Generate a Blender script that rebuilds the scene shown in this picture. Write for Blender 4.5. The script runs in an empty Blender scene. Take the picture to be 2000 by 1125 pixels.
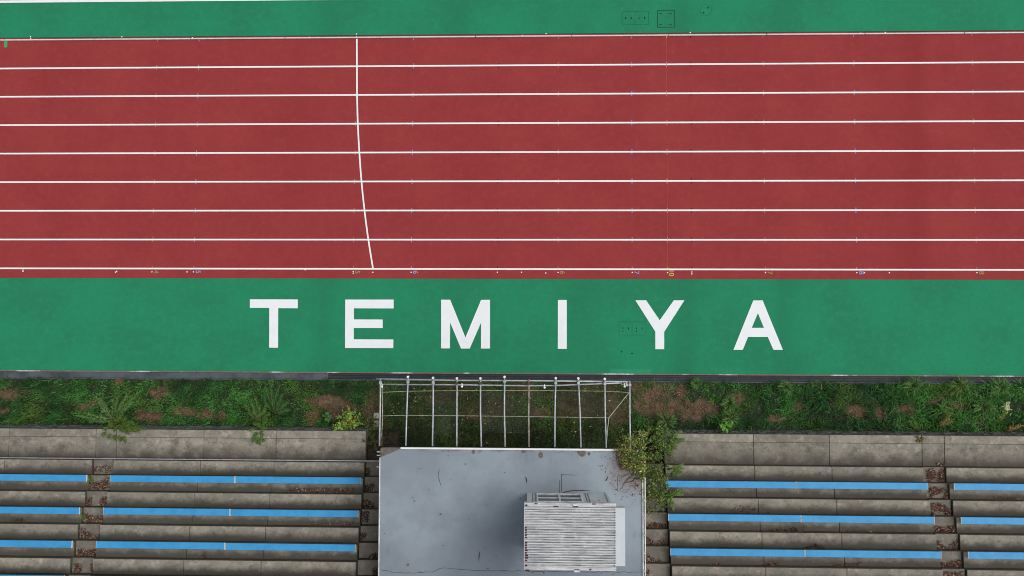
import bpy, bmesh, math, random
import numpy as np
from mathutils import Vector, Matrix

random.seed(7)
rng = np.random.default_rng(11)
SC = bpy.context.scene
COL = SC.collection

# ------------------------------------------------------------------ camera, sky, sun, exposure
CAM_H, TA, TB, TC, FPX = 29.4017675, 0.0371350, 0.0271558, 0.0033007, 1390.0
cam_data = bpy.data.cameras.new("camera")
cam = bpy.data.objects.new("camera", cam_data)
COL.objects.link(cam)
cam.location = (0, 0, CAM_H)
cam.rotation_euler = (TA, TB, TC)
cam_data.sensor_width = 36.0
cam_data.lens = 36.0 * FPX / 2000.0
cam_data.clip_end = 2000
SC.camera = cam

SUN_EL, SUN_AZ = 52.0, 80.0            # degrees; azimuth clockwise from +Y
world = bpy.data.worlds.new("World")
SC.world = world
world.use_nodes = True
wn = world.node_tree
bg = wn.nodes["Background"]
sky = wn.nodes.new("ShaderNodeTexSky")
sky.sky_type = 'NISHITA'
sky.sun_disc = False
sky.sun_elevation = math.radians(SUN_EL)
sky.sun_rotation = math.radians(SUN_AZ)
sky.air_density = 1.0
sky.dust_density = 4.0
sky.ozone_density = 1.0
hs = wn.nodes.new("ShaderNodeHueSaturation")     # overcast: a nearly grey sky
hs.inputs['Saturation'].default_value = 0.22
wn.links.new(sky.outputs[0], hs.inputs['Color'])
wn.links.new(hs.outputs[0], bg.inputs['Color'])
bg.inputs['Strength'].default_value = 0.12

sun_data = bpy.data.lights.new("sun", 'SUN')
sun_data.energy = 0.9
sun_data.angle = math.radians(48)
sun_data.color = (1.0, 0.97, 0.93)
sun = bpy.data.objects.new("sun", sun_data)
COL.objects.link(sun)
el, az = math.radians(SUN_EL), math.radians(SUN_AZ)
sdir = Vector((math.sin(az) * math.cos(el), math.cos(az) * math.cos(el), math.sin(el)))
sun.rotation_euler = sdir.to_track_quat('Z', 'Y').to_euler()
sun.location = sdir * 60

SC.view_settings.view_transform = 'Standard'
SC.view_settings.look = 'None'
SC.view_settings.gamma = 1.0
SC.view_settings.exposure = 0.17
SC.cycles.filter_width = 1.0

ROT = np.array(Matrix(cam.rotation_euler.to_matrix()))

def W(px, py, z=0.0):
    """A pixel of the 2000 x 1125 photograph as a point of the place at height z."""
    w = ROT @ np.array([(px - 1000) / FPX, -(py - 562.5) / FPX, -1.0])
    t = (z - CAM_H) / w[2]
    return (float(w[0] * t), float(w[1] * t))

def W3(px, py, z=0.0):
    x, y = W(px, py, z)
    return (x, y, z)

# ------------------------------------------------------------------ helpers
def S(r, g, b, k=1.0):
    """sRGB 0-255 to linear, scaled."""
    f = lambda c: (c / 255 / 12.92 if c / 255 <= 0.04045 else ((c / 255 + 0.055) / 1.055) ** 2.4) * k
    return (f(r), f(g), f(b), 1.0)

def put(o, label=None, cat=None, group=None, kind=None):
    if label: o['label'] = label
    if cat: o['category'] = cat
    if group: o['group'] = group
    if kind: o['kind'] = kind
    return o

def empty(name, loc=(0, 0, 0), label=None, cat=None, group=None, kind=None):
    o = bpy.data.objects.new(name, None)
    o.empty_display_size = 0.2
    COL.objects.link(o)
    o.location = loc
    return put(o, label, cat, group, kind)

class MB:
    def __init__(s):
        s.v, s.f, s.c = [], [], []
    def add(s, vs, fs, col=None):
        n = len(s.v)
        s.v += [tuple(p) for p in vs]
        s.f += [tuple(i + n for i in f) for f in fs]
        if col is not None: s.c += [col] * len(vs)
        return s
    def box(s, x0, x1, y0, y1, z0, z1, col=None):
        x0, x1 = min(x0, x1), max(x0, x1); y0, y1 = min(y0, y1), max(y0, y1)
        return s.add([(x0, y0, z0), (x1, y0, z0), (x1, y1, z0), (x0, y1, z0), (x0, y0, z1), (x1, y0, z1), (x1, y1, z1), (x0, y1, z1)],
                     [(0, 3, 2, 1), (4, 5, 6, 7), (0, 1, 5, 4), (1, 2, 6, 5), (2, 3, 7, 6), (3, 0, 4, 7)], col)
    def rect(s, x0, x1, y0, y1, z, col=None):
        x0, x1 = min(x0, x1), max(x0, x1); y0, y1 = min(y0, y1), max(y0, y1)
        return s.add([(x0, y0, z), (x1, y0, z), (x1, y1, z), (x0, y1, z)], [(0, 1, 2, 3)], col)
    def tube(s, pts, r, n=8, col=None):
        pts = [Vector(p) for p in pts]
        rings = []
        for i, p in enumerate(pts):
            a, b = pts[max(i - 1, 0)], pts[min(i + 1, len(pts) - 1)]
            d = (b - a).normalized()
            u = d.cross(Vector((0, 0, 1)))
            if u.length < 1e-3: u = d.cross(Vector((1, 0, 0)))
            u.normalize(); w = d.cross(u)
            rr = r[i] if isinstance(r, (list, tuple)) else r
            rings.append([p + (u * math.cos(2 * math.pi * k / n) + w * math.sin(2 * math.pi * k / n)) * rr for k in range(n)])
        vs = [q for R_ in rings for q in R_]
        fs = []
        for i in range(len(rings) - 1):
            for k in range(n):
                fs.append((i * n + k, i * n + (k + 1) % n, (i + 1) * n + (k + 1) % n, (i + 1) * n + k))
        fs.append(tuple(range(n - 1, -1, -1)))
        fs.append(tuple((len(rings) - 1) * n + k for k in range(n)))
        return s.add(vs, fs, col)
    def ribbon(s, pts, w, z):
        """Flat painted stroke of width w through 2-D points."""
        pts = [Vector((p[0], p[1])) for p in pts]
        vs, fs = [], []
        for i, p in enumerate(pts):
            a, b = pts[max(i - 1, 0)], pts[min(i + 1, len(pts) - 1)]
            d = (b - a).normalized(); nrm = Vector((-d.y, d.x)) * (w / 2)
            vs += [(p.x + nrm.x, p.y + nrm.y, z), (p.x - nrm.x, p.y - nrm.y, z)]
        for i in range(len(pts) - 1):
            fs.append((2 * i, 2 * i + 1, 2 * i + 3, 2 * i + 2))
        return s.add(vs, fs)
    def disc(s, x, y, r, z, n=10):
        return s.add([(x + r * math.cos(2 * math.pi * k / n), y + r * math.sin(2 * math.pi * k / n), z) for k in range(n)], [tuple(range(n))])
    def build(s, name, m, parent=None, bevel=0, smooth=False, label=None, cat=None, group=None, kind=None):
        me = bpy.data.meshes.new(name)
        me.from_pydata(s.v, [], s.f)
        if s.c and len(s.c) == len(s.v):
            a = me.color_attributes.new("Col", 'FLOAT_COLOR', 'POINT')
            a.data.foreach_set("color", np.array([(c[0], c[1], c[2], 1.0) for c in s.c], dtype=np.float32).ravel())
        me.materials.append(m)
        if smooth: me.polygons.foreach_set("use_smooth", [True] * len(me.polygons))
        me.update()
        o = bpy.data.objects.new(name, me)
        COL.objects.link(o)
        if parent is not None:
            o.parent = parent
            o.matrix_parent_inverse = Matrix.Translation(parent.location).inverted()
        if bevel:
            b = o.modifiers.new("bevel", 'BEVEL'); b.width = bevel; b.segments = 1; b.limit_method = 'ANGLE'
        return put(o, label, cat, group, kind)

def np_mesh(name, V, F, m, cols=None, parent=None, **kw):
    """V (n,3); F (m,4) quads; cols (n,3)."""
    me = bpy.data.meshes.new(name)
    n, k = len(V), len(F)
    q = F.shape[1]
    me.vertices.add(n); me.vertices.foreach_set("co", V.astype(np.float32).ravel())
    me.loops.add(k * q); me.loops.foreach_set("vertex_index", F.astype(np.int32).ravel())
    me.polygons.add(k); me.polygons.foreach_set("loop_start", np.arange(0, k * q, q, dtype=np.int32))
    me.update(calc_edges=True)
    if cols is not None:
        a = me.color_attributes.new("Col", 'FLOAT_COLOR', 'POINT')
        a.data.foreach_set("color", np.c_[cols, np.ones(n)].astype(np.float32).ravel())
    me.materials.append(m)
    o = bpy.data.objects.new(name, me); COL.objects.link(o)
    if parent is not None:
        o.parent = parent
        o.matrix_parent_inverse = Matrix.Translation(parent.location).inverted()
    return put(o, **kw)

def vnoise(x, y, s, seed=0):
    """Value noise on numpy arrays, about 0..1."""
    x = np.asarray(x) / s; y = np.asarray(y) / s
    xi, yi = np.floor(x), np.floor(y); fx, fy = x - xi, y - yi
    fx, fy = fx * fx * (3 - 2 * fx), fy * fy * (3 - 2 * fy)
    def h(a, b):
        t = np.sin(a * 127.1 + b * 311.7 + seed * 74.7) * 43758.5453
        return t - np.floor(t)
    return (h(xi, yi) * (1 - fx) + h(xi + 1, yi) * fx) * (1 - fy) + (h(xi, yi + 1) * (1 - fx) + h(xi + 1, yi + 1) * fx) * fy

# ------------------------------------------------------------------ materials
class Mat:
    def __init__(s, name, rough=0.85, spec=0.3, metal=0.0):
        s.m = bpy.data.materials.new(name); s.m.use_nodes = True
        s.t = s.m.node_tree; s.b = s.t.nodes["Principled BSDF"]
        s.b.inputs['Roughness'].default_value = rough
        s.b.inputs['Specular IOR Level'].default_value = spec
        s.b.inputs['Metallic'].default_value = metal
        s.pos = s.n("ShaderNodeNewGeometry").outputs['Position']
    def n(s, t, **kw):
        x = s.t.nodes.new(t)
        for k, v in kw.items(): setattr(x, k, v)
        return x
    def link(s, a, b): s.t.links.new(a, b)
    def scaled(s, sx, sy, sz):
        v = s.n("ShaderNodeVectorMath", operation='MULTIPLY'); s.link(s.pos, v.inputs[0]); v.inputs[1].default_value = (sx, sy, sz)
        return v.outputs[0]
    def noise(s, scale, detail=4, rough=0.6, vec=None):
        x = s.n("ShaderNodeTexNoise"); s.link(vec or s.pos, x.inputs['Vector'])
        x.inputs['Scale'].default_value = scale; x.inputs['Detail'].default_value = detail; x.inputs['Roughness'].default_value = rough
        return x.outputs['Fac']
    def ramp(s, fac, lo, hi, a=0.0, b=1.0):
        x = s.n("ShaderNodeMapRange"); x.interpolation_type = 'SMOOTHSTEP'
        if isinstance(fac, (int, float)): x.inputs['Value'].default_value = fac
        else: s.link(fac, x.inputs['Value'])
        for i, v in zip(('From Min', 'From Max', 'To Min', 'To Max'), (lo, hi, a, b)): x.inputs[i].default_value = v
        return x.outputs['Result']
    def math(s, op, a, b=None):
        x = s.n("ShaderNodeMath", operation=op)
        for i, v in enumerate((a, b)):
            if v is None: continue
            if isinstance(v, (int, float)): x.inputs[i].default_value = v
            else: s.link(v, x.inputs[i])
        return x.outputs[0]
    def mix(s, fac, a, b, mode='MIX'):
        x = s.n("ShaderNodeMix", data_type='RGBA', blend_type=mode)
        for sock, v in ((x.inputs[0], fac), (x.inputs[6], a), (x.inputs[7], b)):
            if isinstance(v, (int, float, tuple)): sock.default_value = v
            else: s.link(v, sock)
        return x.outputs[2]
    def sep(s):
        x = s.n("ShaderNodeSeparateXYZ"); s.link(s.pos, x.inputs[0]); return x.outputs
    def color(s, c):
        if isinstance(c, tuple): s.b.inputs['Base Color'].default_value = c
        else: s.link(c, s.b.inputs['Base Color'])
    def bump(s, h, strength=0.3, dist=0.01):
        x = s.n("ShaderNodeBump"); x.inputs['Strength'].default_value = strength; x.inputs['Distance'].default_value = dist
        s.link(h, x.inputs['Height']); s.link(x.outputs[0], s.b.inputs['Normal'])

K = 0.90            # paint values read from the picture, brought to reflectance

def rubber(name, base, dark, light, seed, bands=()):
    M = Mat(name, rough=0.9, spec=0.12)
    off = M.n("ShaderNodeVectorMath", operation='ADD'); M.link(M.pos, off.inputs[0]); off.inputs[1].default_value = (seed, seed * 1.7, 0)
    big = M.noise(0.42, 3, 0.65, off.outputs[0])
    strip = M.noise(1.0, 3, 0.6, M.scaled(0.55, 0.12, 1))      # worn bands across the lanes
    mid = M.noise(3.5, 4, 0.7, off.outputs[0])
    grain = M.noise(28, 2, 0.8)
    c = M.mix(M.ramp(big, 0.35, 0.68), base, dark)
    c = M.mix(M.ramp(strip, 0.45, 0.72, 0, 0.55), c, dark)
    c = M.mix(M.ramp(mid, 0.42, 0.75, 0, 0.55), c, light)
    c = M.mix(M.ramp(M.noise(11, 4, 0.75), 0.4, 0.66, 0, 0.5), c, dark)
    c = M.mix(M.ramp(grain, 0.3, 0.7, 0, 0.6), c, dark)
    x = M.sep()[0]
    wx = M.math('ADD', x, M.math('MULTIPLY', M.math('SUBTRACT', M.noise(0.8, 4, 0.7), 0.5), 0.7))
    for x0, wd, st in bands:                                   # worn strips that run across all lanes
        c = M.mix(M.ramp(M.math('ABSOLUTE', M.math('SUBTRACT', wx, x0)), wd, 0.0, 0, st), c, (dark[0] * .9, dark[1] * .8, dark[2] * .85, 1))
    M.color(c); M.bump(grain, 0.25, 0.006)
    return M.m

m_red = rubber("red_rubber", S(161, 65, 65, K), S(148, 56, 58, K), S(170, 78, 77, K), 0.0, [(15.75, .8, .5), (14.9, 1.6, .2), (9.2, .8, .2), (18.6, 1.0, .22), (-2.3, 1.2, .18), (-9.5, 1.6, .15)])
m_green = rubber("green_rubber", S(38, 146, 103, K), S(41, 128, 93, K), S(54, 154, 114, K), 31.0, [(-8.6, 1.0, .3), (-3.1, 1.0, .3), (2.0, 1.1, .25), (6.3, .9, .35), (10.4, 1.0, .3)])
m_green_light = rubber("green_rubber_patch", S(58, 155, 116, K), S(48, 143, 104, K), S(66, 160, 122, K), 12.0)

def plain(name, c, c2=None, scale=8, rough=0.6, spec=0.3, metal=0.0, bump=0):
    M = Mat(name, rough, spec, metal)
    f = M.noise(scale, 4, 0.65)
    M.color(M.mix(M.ramp(f, 0.35, 0.7), c, c2 if c2 else (c[0] * .85, c[1] * .85, c[2] * .85, 1)))
    if bump: M.bump(f, bump, 0.01)
    return M.m

m_line = plain("white_line_paint", (0.86, 0.86, 0.86, 1), (0.80, 0.80, 0.81, 1), 5, 0.7)
m_letter = plain("white_letter_paint", (0.82, 0.85, 0.87, 1), (0.785, 0.815, 0.835, 1), 2.2, 0.75)
m_kerb = plain("white_kerb_aluminium", (0.68, 0.69, 0.68, 1), (0.58, 0.59, 0.58, 1), 6, 0.45)
m_yellow = plain("yellow_mark_paint", S(206, 180, 96), S(190, 165, 80), 20, 0.8)
m_ygreen = plain("lime_mark_paint", S(158, 144, 78), S(136, 122, 66), 20, 0.8)
m_blue_mark = plain("blue_mark_paint", S(146, 150, 196), S(122, 138, 196), 20, 0.8)
m_black_mark = plain("dark_mark", S(45, 35, 35), None, 20, 0.9)
m_chalk = plain("chalk_line", S(178, 92, 88), S(150, 62, 62), 30, 0.9)
m_green_mark = plain("green_tape", S(60, 170, 90), None, 20, 0.8)
m_groove = plain("dark_groove", S(26, 86, 63), S(21, 70, 52), 12, 0.9)
m_groove_faint = plain("faint_groove", S(31, 106, 76), S(27, 94, 68), 6, 0.9)
m_hole = plain("key_hole", S(14, 30, 24), None, 12, 0.9)
m_steel = plain("galvanised_pipe", S(182, 187, 194), S(146, 152, 160), 7, 0.45, 0.5, 0.25)
m_steel_rusty = plain("rust_stained_pipe", S(170, 165, 165), S(130, 95, 80), 5, 0.6, 0.4, 0.2)
m_wire = plain("pale_cord", S(190, 195, 175), S(140, 150, 120), 6, 0.7)
m_net = plain("dark_net", S(48, 52, 46), S(72, 76, 68), 3, 0.9)
m_bulb = plain("white_cap", S(240, 240, 235), None, 20, 0.3)
m_white_metal = plain("white_flashing", S(225, 226, 226), S(185, 186, 184), 4, 0.5)
m_flash = plain("bright_flashing", (0.85, 0.85, 0.85, 1), (0.78, 0.78, 0.78, 1), 3, 0.5)
m_dark = plain("dark_interior", S(34, 34, 36), None, 3, 0.9)
m_rust = plain("rust", S(85, 38, 30), S(60, 26, 22), 25, 0.9)
m_hut = plain("hut_panel_paint", S(196, 204, 208), S(180, 189, 194), 2.5, 0.55)
m_shade_panel = plain("canopy_sheet", S(196, 203, 207), S(188, 196, 200), 1.2, 0.5)
m_seam = plain("panel_seam", S(105, 112, 118), None, 10, 0.8)
m_wall_paint = plain("grey_wall_paint", S(150, 150, 148), S(120, 120, 118), 1.5, 0.8)

def concrete(name, kind):
    M = Mat(name, rough=0.92, spec=0.15)
    big = M.noise(0.9, 5, 0.7)
    blot = M.noise(3.2, 6, 0.72)
    fine = M.noise(34, 3, 0.75)
    x, y, z = M.sep()
    c = M.mix(M.ramp(big, 0.3, 0.72), S(171, 165, 151, K), S(138, 133, 121, K))
    c = M.mix(M.ramp(blot, 0.50, 0.66, 0, 0.8), c, S(196, 190, 176, K))
    c = M.mix(M.ramp(M.noise(5.5, 6, 0.75, M.scaled(1, 1.3, 1)), 0.50, 0.70, 0, 0.6), c, S(104, 99, 90, K))
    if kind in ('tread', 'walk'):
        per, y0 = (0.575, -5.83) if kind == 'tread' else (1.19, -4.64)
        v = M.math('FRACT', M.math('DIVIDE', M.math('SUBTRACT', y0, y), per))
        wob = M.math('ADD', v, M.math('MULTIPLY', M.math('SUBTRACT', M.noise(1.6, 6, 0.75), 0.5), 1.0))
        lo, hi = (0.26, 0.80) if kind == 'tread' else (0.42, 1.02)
        rear_dark = M.ramp(wob, lo, hi, 0, 0.9)                      # ragged darkening towards the rear of each tread and of the walkway
        c = M.mix(rear_dark, c, S(58, 54, 49, K))
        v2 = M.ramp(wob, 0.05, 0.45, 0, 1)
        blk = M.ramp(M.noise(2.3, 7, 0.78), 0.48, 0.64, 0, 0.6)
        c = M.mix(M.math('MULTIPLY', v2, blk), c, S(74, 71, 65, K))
    if kind == 'step':
        c = M.mix(0.45, c, S(84, 79, 72, K))
    rnd = M.n('ShaderNodeObjectInfo').outputs['Random']            # every cast slab has weathered a little differently
    c = M.mix(M.math('MULTIPLY', rnd, 0.30), c, S(96, 92, 84, K))
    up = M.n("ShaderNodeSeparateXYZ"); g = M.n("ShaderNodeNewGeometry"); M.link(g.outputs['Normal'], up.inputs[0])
    side = M.ramp(up.outputs[2], 0.9, 0.4, 0, 0.82)             # vertical faces made much darker, mossy green in places
    moss = M.mix(M.ramp(M.noise(1.8, 5, 0.7), 0.45, 0.6), S(40, 39, 35, K), S(58, 68, 42, K))  # near-black, mossy green in places
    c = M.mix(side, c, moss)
    c = M.mix(M.ramp(fine, 0.35, 0.68, 0, 0.38), c, S(98, 92, 85, K))
    M.color(c); M.bump(fine, 0.5, 0.012)
    return M.m

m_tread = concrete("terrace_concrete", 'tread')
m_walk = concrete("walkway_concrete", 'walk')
m_step = concrete("aisle_concrete", 'step')
m_step_dark = plain("shaded_step", S(66, 58, 48, K), S(34, 32, 26, K), 7, 0.95, 0.1, 0, 0.4)  # bottom steps: shade of the dark hollow put into the step colour
m_coping = concrete("coping_concrete", 'plain')
m_cover = plain("grey_cover_concrete", S(92, 97, 104, K), S(68, 72, 79, K), 1.4, 0.85, 0.2, 0, 0.2)
m_grate = plain("black_grate", S(46, 47, 51, K), S(34, 35, 39, K), 2, 0.7)
m_grate_rib = plain("grate_rib", S(82, 86, 94, K), S(62, 66, 72, K), 4, 0.6)
def edge_mat():
    M = Mat("pale_edging", 0.85)
    f = M.noise(1.0, 3, 0.6, M.scaled(0.45, 0, 0)); g = M.noise(9, 4, 0.7)
    c = M.mix(M.ramp(f, 0.52, 0.60), S(132, 122, 112, K), S(214, 212, 208, K))
    M.color(M.mix(M.ramp(g, 0.4, 0.7, 0, 0.6), c, S(92, 84, 76, K)))
    return M.m
m_edge = edge_mat()
m_stone = plain("facing_stone", S(112, 114, 112, K), S(62, 64, 62, K), 3, 0.9, 0.2, 0, 0.6)
m_seat = plain("blue_seat_board", S(46, 148, 208, K), S(38, 134, 194, K), 2.5, 0.45, 0.4)
m_seat_light = plain("sun_bleached_blue_seat_board", S(66, 159, 214, K), S(54, 146, 204, K), 2.5, 0.5, 0.4)
m_cap = plain("seat_end_cap", S(212, 218, 220), None, 10, 0.5)
m_bracket = plain("dark_bracket", S(70, 62, 60), S(95, 60, 48), 10, 0.7)
m_soil = plain("soil", S(62, 50, 40), S(34, 38, 26), 4, 0.95, 0.1, 0, 0.6)
m_lawn = plain("lawn", S(58, 84, 44), S(46, 70, 38), 0.4, 0.95, 0.1)
m_wood = plain("dead_wood", S(86, 62, 46), S(58, 44, 36), 10, 0.9)

def roof_mat():
    M = Mat("grey_roof_coating", rough=0.62, spec=0.35)
    x, y, z = M.sep()
    big = M.noise(0.38, 4, 0.6); mid = M.noise(1.3, 5, 0.7); fine = M.noise(30, 3, 0.8)
    c = M.mix(M.ramp(big, 0.34, 0.66), S(148, 160, 168, K), S(130, 141, 150, K))
    c = M.mix(M.ramp(mid, 0.48, 0.74, 0, 0.28), c, S(100, 110, 121, K))
    low = M.math('ADD', y, M.math('MULTIPLY', M.noise(0.7, 5, 0.7), 2.4))
    c = M.mix(M.ramp(low, -5.6, -8.6, 0, 0.45), c, S(84, 93, 104, K))
    stk = M.noise(1.0, 5, 0.75, M.scaled(3.2, .8, 1))
    c = M.mix(M.ramp(stk, 0.58, 0.76, 0, 0.35), c, S(82, 88, 98, K))
    # the hut's soft shadow on its left, painted into the roof colour, ragged outline
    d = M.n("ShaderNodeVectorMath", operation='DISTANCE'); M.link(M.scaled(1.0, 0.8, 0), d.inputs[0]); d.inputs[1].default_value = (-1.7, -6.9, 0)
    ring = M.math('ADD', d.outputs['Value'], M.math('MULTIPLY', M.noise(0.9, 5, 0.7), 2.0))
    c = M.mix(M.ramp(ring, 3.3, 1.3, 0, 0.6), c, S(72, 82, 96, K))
    # ground-in dirt along the front rim and near the creeper
    rim = M.math('ADD', M.math('ADD', y, 4.84), M.math('MULTIPLY', M.noise(3.4, 6, 0.78), 0.9))
    c = M.mix(M.ramp(rim, 0.36, 0.46, 0, 0.85), c, S(110, 100, 96, K))
    e = M.n("ShaderNodeVectorMath", operation='DISTANCE'); M.link(M.scaled(1, 1, 0), e.inputs[0]); e.inputs[1].default_value = (3.6, -5.5, 0)
    cor = M.math('ADD', e.outputs['Value'], M.math('MULTIPLY', M.noise(5, 6, 0.8), 1.6))
    c = M.mix(M.ramp(cor, 2.0, 1.1, 0, 0.7), c, S(122, 98, 82, K))
    sp = M.noise(9, 6, 0.8)
    c = M.mix(M.ramp(sp, 0.62, 0.72, 0, 0.8), c, S(76, 78, 82, K))
    c = M.mix(M.ramp(fine, 0.35, 0.7, 0, 0.25), c, S(168, 176, 188, K))
    M.color(c); M.bump(mid, 0.12, 0.02)
    return M.m
m_roof = roof_mat()
m_bare = plain("bare_concrete_patch", S(120, 112, 104, K), S(94, 86, 78, K), 5, 0.9, 0.2, 0, 0.3)

def corr_mat():
    M = Mat("weathered_white_sheet", rough=0.5, spec=0.4)
    st = M.noise(1.0, 5, 0.7, M.scaled(1.4, 26, 1)); bl = M.noise(3.2, 5, 0.75); sp = M.noise(16, 4, 0.8)
    c = M.mix(M.ramp(st, 0.36, 0.66), S(214, 215, 216, K), S(150, 153, 157, K))
    c = M.mix(M.ramp(bl, 0.52, 0.72, 0, 0.7), c, S(228, 229, 230, K))
    c = M.mix(M.ramp(M.noise(6, 5, .8), 0.6, 0.75, 0, 0.5), c, S(140, 140, 142, K))
    c = M.mix(M.ramp(sp, 0.66, 0.72, 0, 0.85), c, S(92, 66, 56, K))
    M.color(c)
    return M.m
m_corr = corr_mat()

def leaf_mat(name, rough=0.6):
    M = Mat(name, rough, 0.25)
    a = M.n("ShaderNodeAttribute"); a.attribute_name = "Col"
    M.color(a.outputs['Color'])
    return M.m
m_leaf = leaf_mat("leaf")
m_grass = leaf_mat("grass_blade", 0.7)
m_litter = leaf_mat("dry_leaf", 0.9)

def window_glass():
    M = Mat("window_glass", 0.12, 0.5)
    M.color(S(74, 84, 96))
    return M.m
m_glass = window_glass()

# ------------------------------------------------------------------ ground, track, green strips
MB().add([(-400, -400, -0.32), (400, -400, -0.32), (400, 400, -0.32), (-400, 400, -0.32)], [(0, 1, 2, 3)]).build("ground", m_lawn, kind='structure')
b = MB(); b.rect(-70, 70, 13.37, 60, 0.0)
b.build("infield", m_lawn, kind='structure')

XL, XR = -70.0, 70.0
Z0 = 0.0
track = MB().box(XL, XR, 1.474, 11.72, -0.3, Z0).build("running_track", m_red, kind='structure')
far_strip = MB().box(XL, XR, 11.742, 13.25, -0.3, Z0).build("green_strip", m_green, kind='structure')
apron = MB().box(XL, XR, -2.405, 1.470, -0.3, Z0).build("green_strip", m_green, kind='structure')
MB().box(XL, XR, 11.7205, 11.7415, -0.3, -0.012).build("joint_strip", m_black_mark, track)
MB().box(XL, XR, 13.255, 13.36, -0.3, 0.02).build("white_edge_line", m_line, far_strip)
MB().rect(*[W(1192, 725)[0], W(1272, 725)[0]], W(1192, 729.3)[1], W(1192, 720.5)[1], 0.004).build("repair_patch", m_green_light, apron)

LW, ZP = 0.066, 0.004
for k in range(8):
    y = 10.4134 - 1.22 * k
    MB().rect(XL, XR, y - LW / 2, y + LW / 2, ZP).build("lane_line", m_line, track)
arc = [(697, 76), (697.2, 130), (697.5, 186), (699, 243), (702, 299), (706.2, 355), (712, 411), (719.5, 468), (728.5, 524)]
pts = [W(*p) for p in arc]
dense = []
for i in range(len(pts) - 1):                      # Catmull-Rom through the surveyed points
    p0, p1, p2, p3 = [Vector(pts[j]) for j in (max(i - 1, 0), i, i + 1, min(i + 2, len(pts) - 1))]
    for t in np.linspace(0, 1, 6, endpoint=False):
        dense.append(0.5 * ((2 * p1) + (p2 - p0) * t + (2 * p0 - 5 * p1 + 4 * p2 - p3) * t * t + (3 * p1 - p0 - 3 * p2 + p3) * t ** 3))
dense.append(Vector(pts[-1]))
MB().ribbon(dense, LW, 0.008).build("start_line", m_line, track)
MB().ribbon([W(1301.5, 75), W(1303.8, 524)], 0.014, 0.006).build("chalk_line", m_chalk, track)

# small coloured ticks crossing every lane line, one mesh for each station
for xa, xb, m in ((307.5, 297.5, m_ygreen), (389, 378.7, m_blue_mark), (697, 690, m_ygreen), (808, 803, m_blue_mark), (1090.5, 1090, m_ygreen),
                  (1233.7, 1234.7, m_blue_mark), (1301.5, 1303.8, m_yellow), (1490, 1494.7, m_ygreen), (1667, 1673.2, m_blue_mark), (1898, 1907.5, m_ygreen),
                  (974, 971.7, m_black_mark), (1349, 1351.3, m_black_mark)):
    b = MB()
    X0, X1 = W(xa, 74)[0], W(xb, 524)[0]
    for k in range(-1, 8):
        y = 10.4134 - 1.22 * k
        x = X0 + (X1 - X0) * (k + 1) / 8
        for s in ((-1,) if k == -1 else (1,) if k == 7 else (-1, 1)):
            ya = y + s * (LW / 2 + 0.004)
            b.rect(x - 0.016, x + 0.016, ya, ya + s * 0.07, 0.0046)
    b.build("distance_tick", m, track)

# white dots and other small white marks on the outer margin
b = MB()
for px, py in ((297, 530.7), (365.3, 531), (378, 531), (690, 530.5), (690, 533.7), (728.3, 531.7), (803, 531.7), (971.3, 531.8), (1018.5, 531.8), (1090, 532),
               (1234.8, 532), (1303.8, 532.2), (1351.2, 531.2), (1351.2, 535), (1495, 532.3), (1673.3, 532.5), (1688.3, 532.7), (1736.8, 532.7), (1908, 532.5),
               (45, 527.5), (45, 530), (225.8, 531.7), (228, 530), (596, 527), (1066, 533.2), (60, 71.5), (60, 75), (296, 531),
               (1020, 69.5), (1348, 63.5), (1348, 67.5), (238, 72), (376, 73.7), (604.5, 72.8), (1066.5, 65.8), (1681, 65), (1729, 63.5), (696.5, 66.5), (696.5, 72)):
    x, y = W(px, py); b.disc(x, y, 0.027, 0.0052)
b.build("white_dots", m_line, track)
MB().rect(W(8, 80)[0], W(14.5, 80)[0], W(10, 92.5)[1], W(10, 79)[1], 0.0042).build("green_tape_mark", m_green_mark, track)

def text_mesh(txt, px, py, size_px, m, parent, name):
    cu = bpy.data.curves.new("text", 'FONT'); cu.body = txt; cu.align_x = 'CENTER'; cu.align_y = 'CENTER'
    cu.size = size_px / 46.5 * 1.4; cu.offset = 0.004
    o = bpy.data.objects.new("text", cu); COL.objects.link(o)
    me = bpy.data.meshes.new_from_object(o.evaluated_get(bpy.context.evaluated_depsgraph_get()))
    bpy.data.objects.remove(o)
    me.name = name; me.materials.clear(); me.materials.append(m)
    q = bpy.data.objects.new(name, me); COL.objects.link(q)
    x, y = W(px, py); q.location = (x, y, 0.0055); q.rotation_euler = (0, 0, -math.pi / 2); q.parent = parent
    return q
bpy.context.view_layer.update()
for t, px, py, m in (("4", 304.5, 530.7, m_ygreen), ("5", 386.5, 530.8, m_blue_mark), ("5", 698, 531.5, m_ygreen), ("6", 811, 531.7, m_blue_mark),
                     ("6", 1098, 532.2, m_ygreen), ("7", 1243, 532.4, m_blue_mark), ("10", 1311, 532.6, m_yellow), ("7", 1503, 532.6, m_ygreen),
                     ("8", 1682, 532.8, m_blue_mark), ("8", 1916.5, 532.8, m_ygreen)):
    text_mesh(t, px, py, 9.5, m, track, "numeral")

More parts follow.
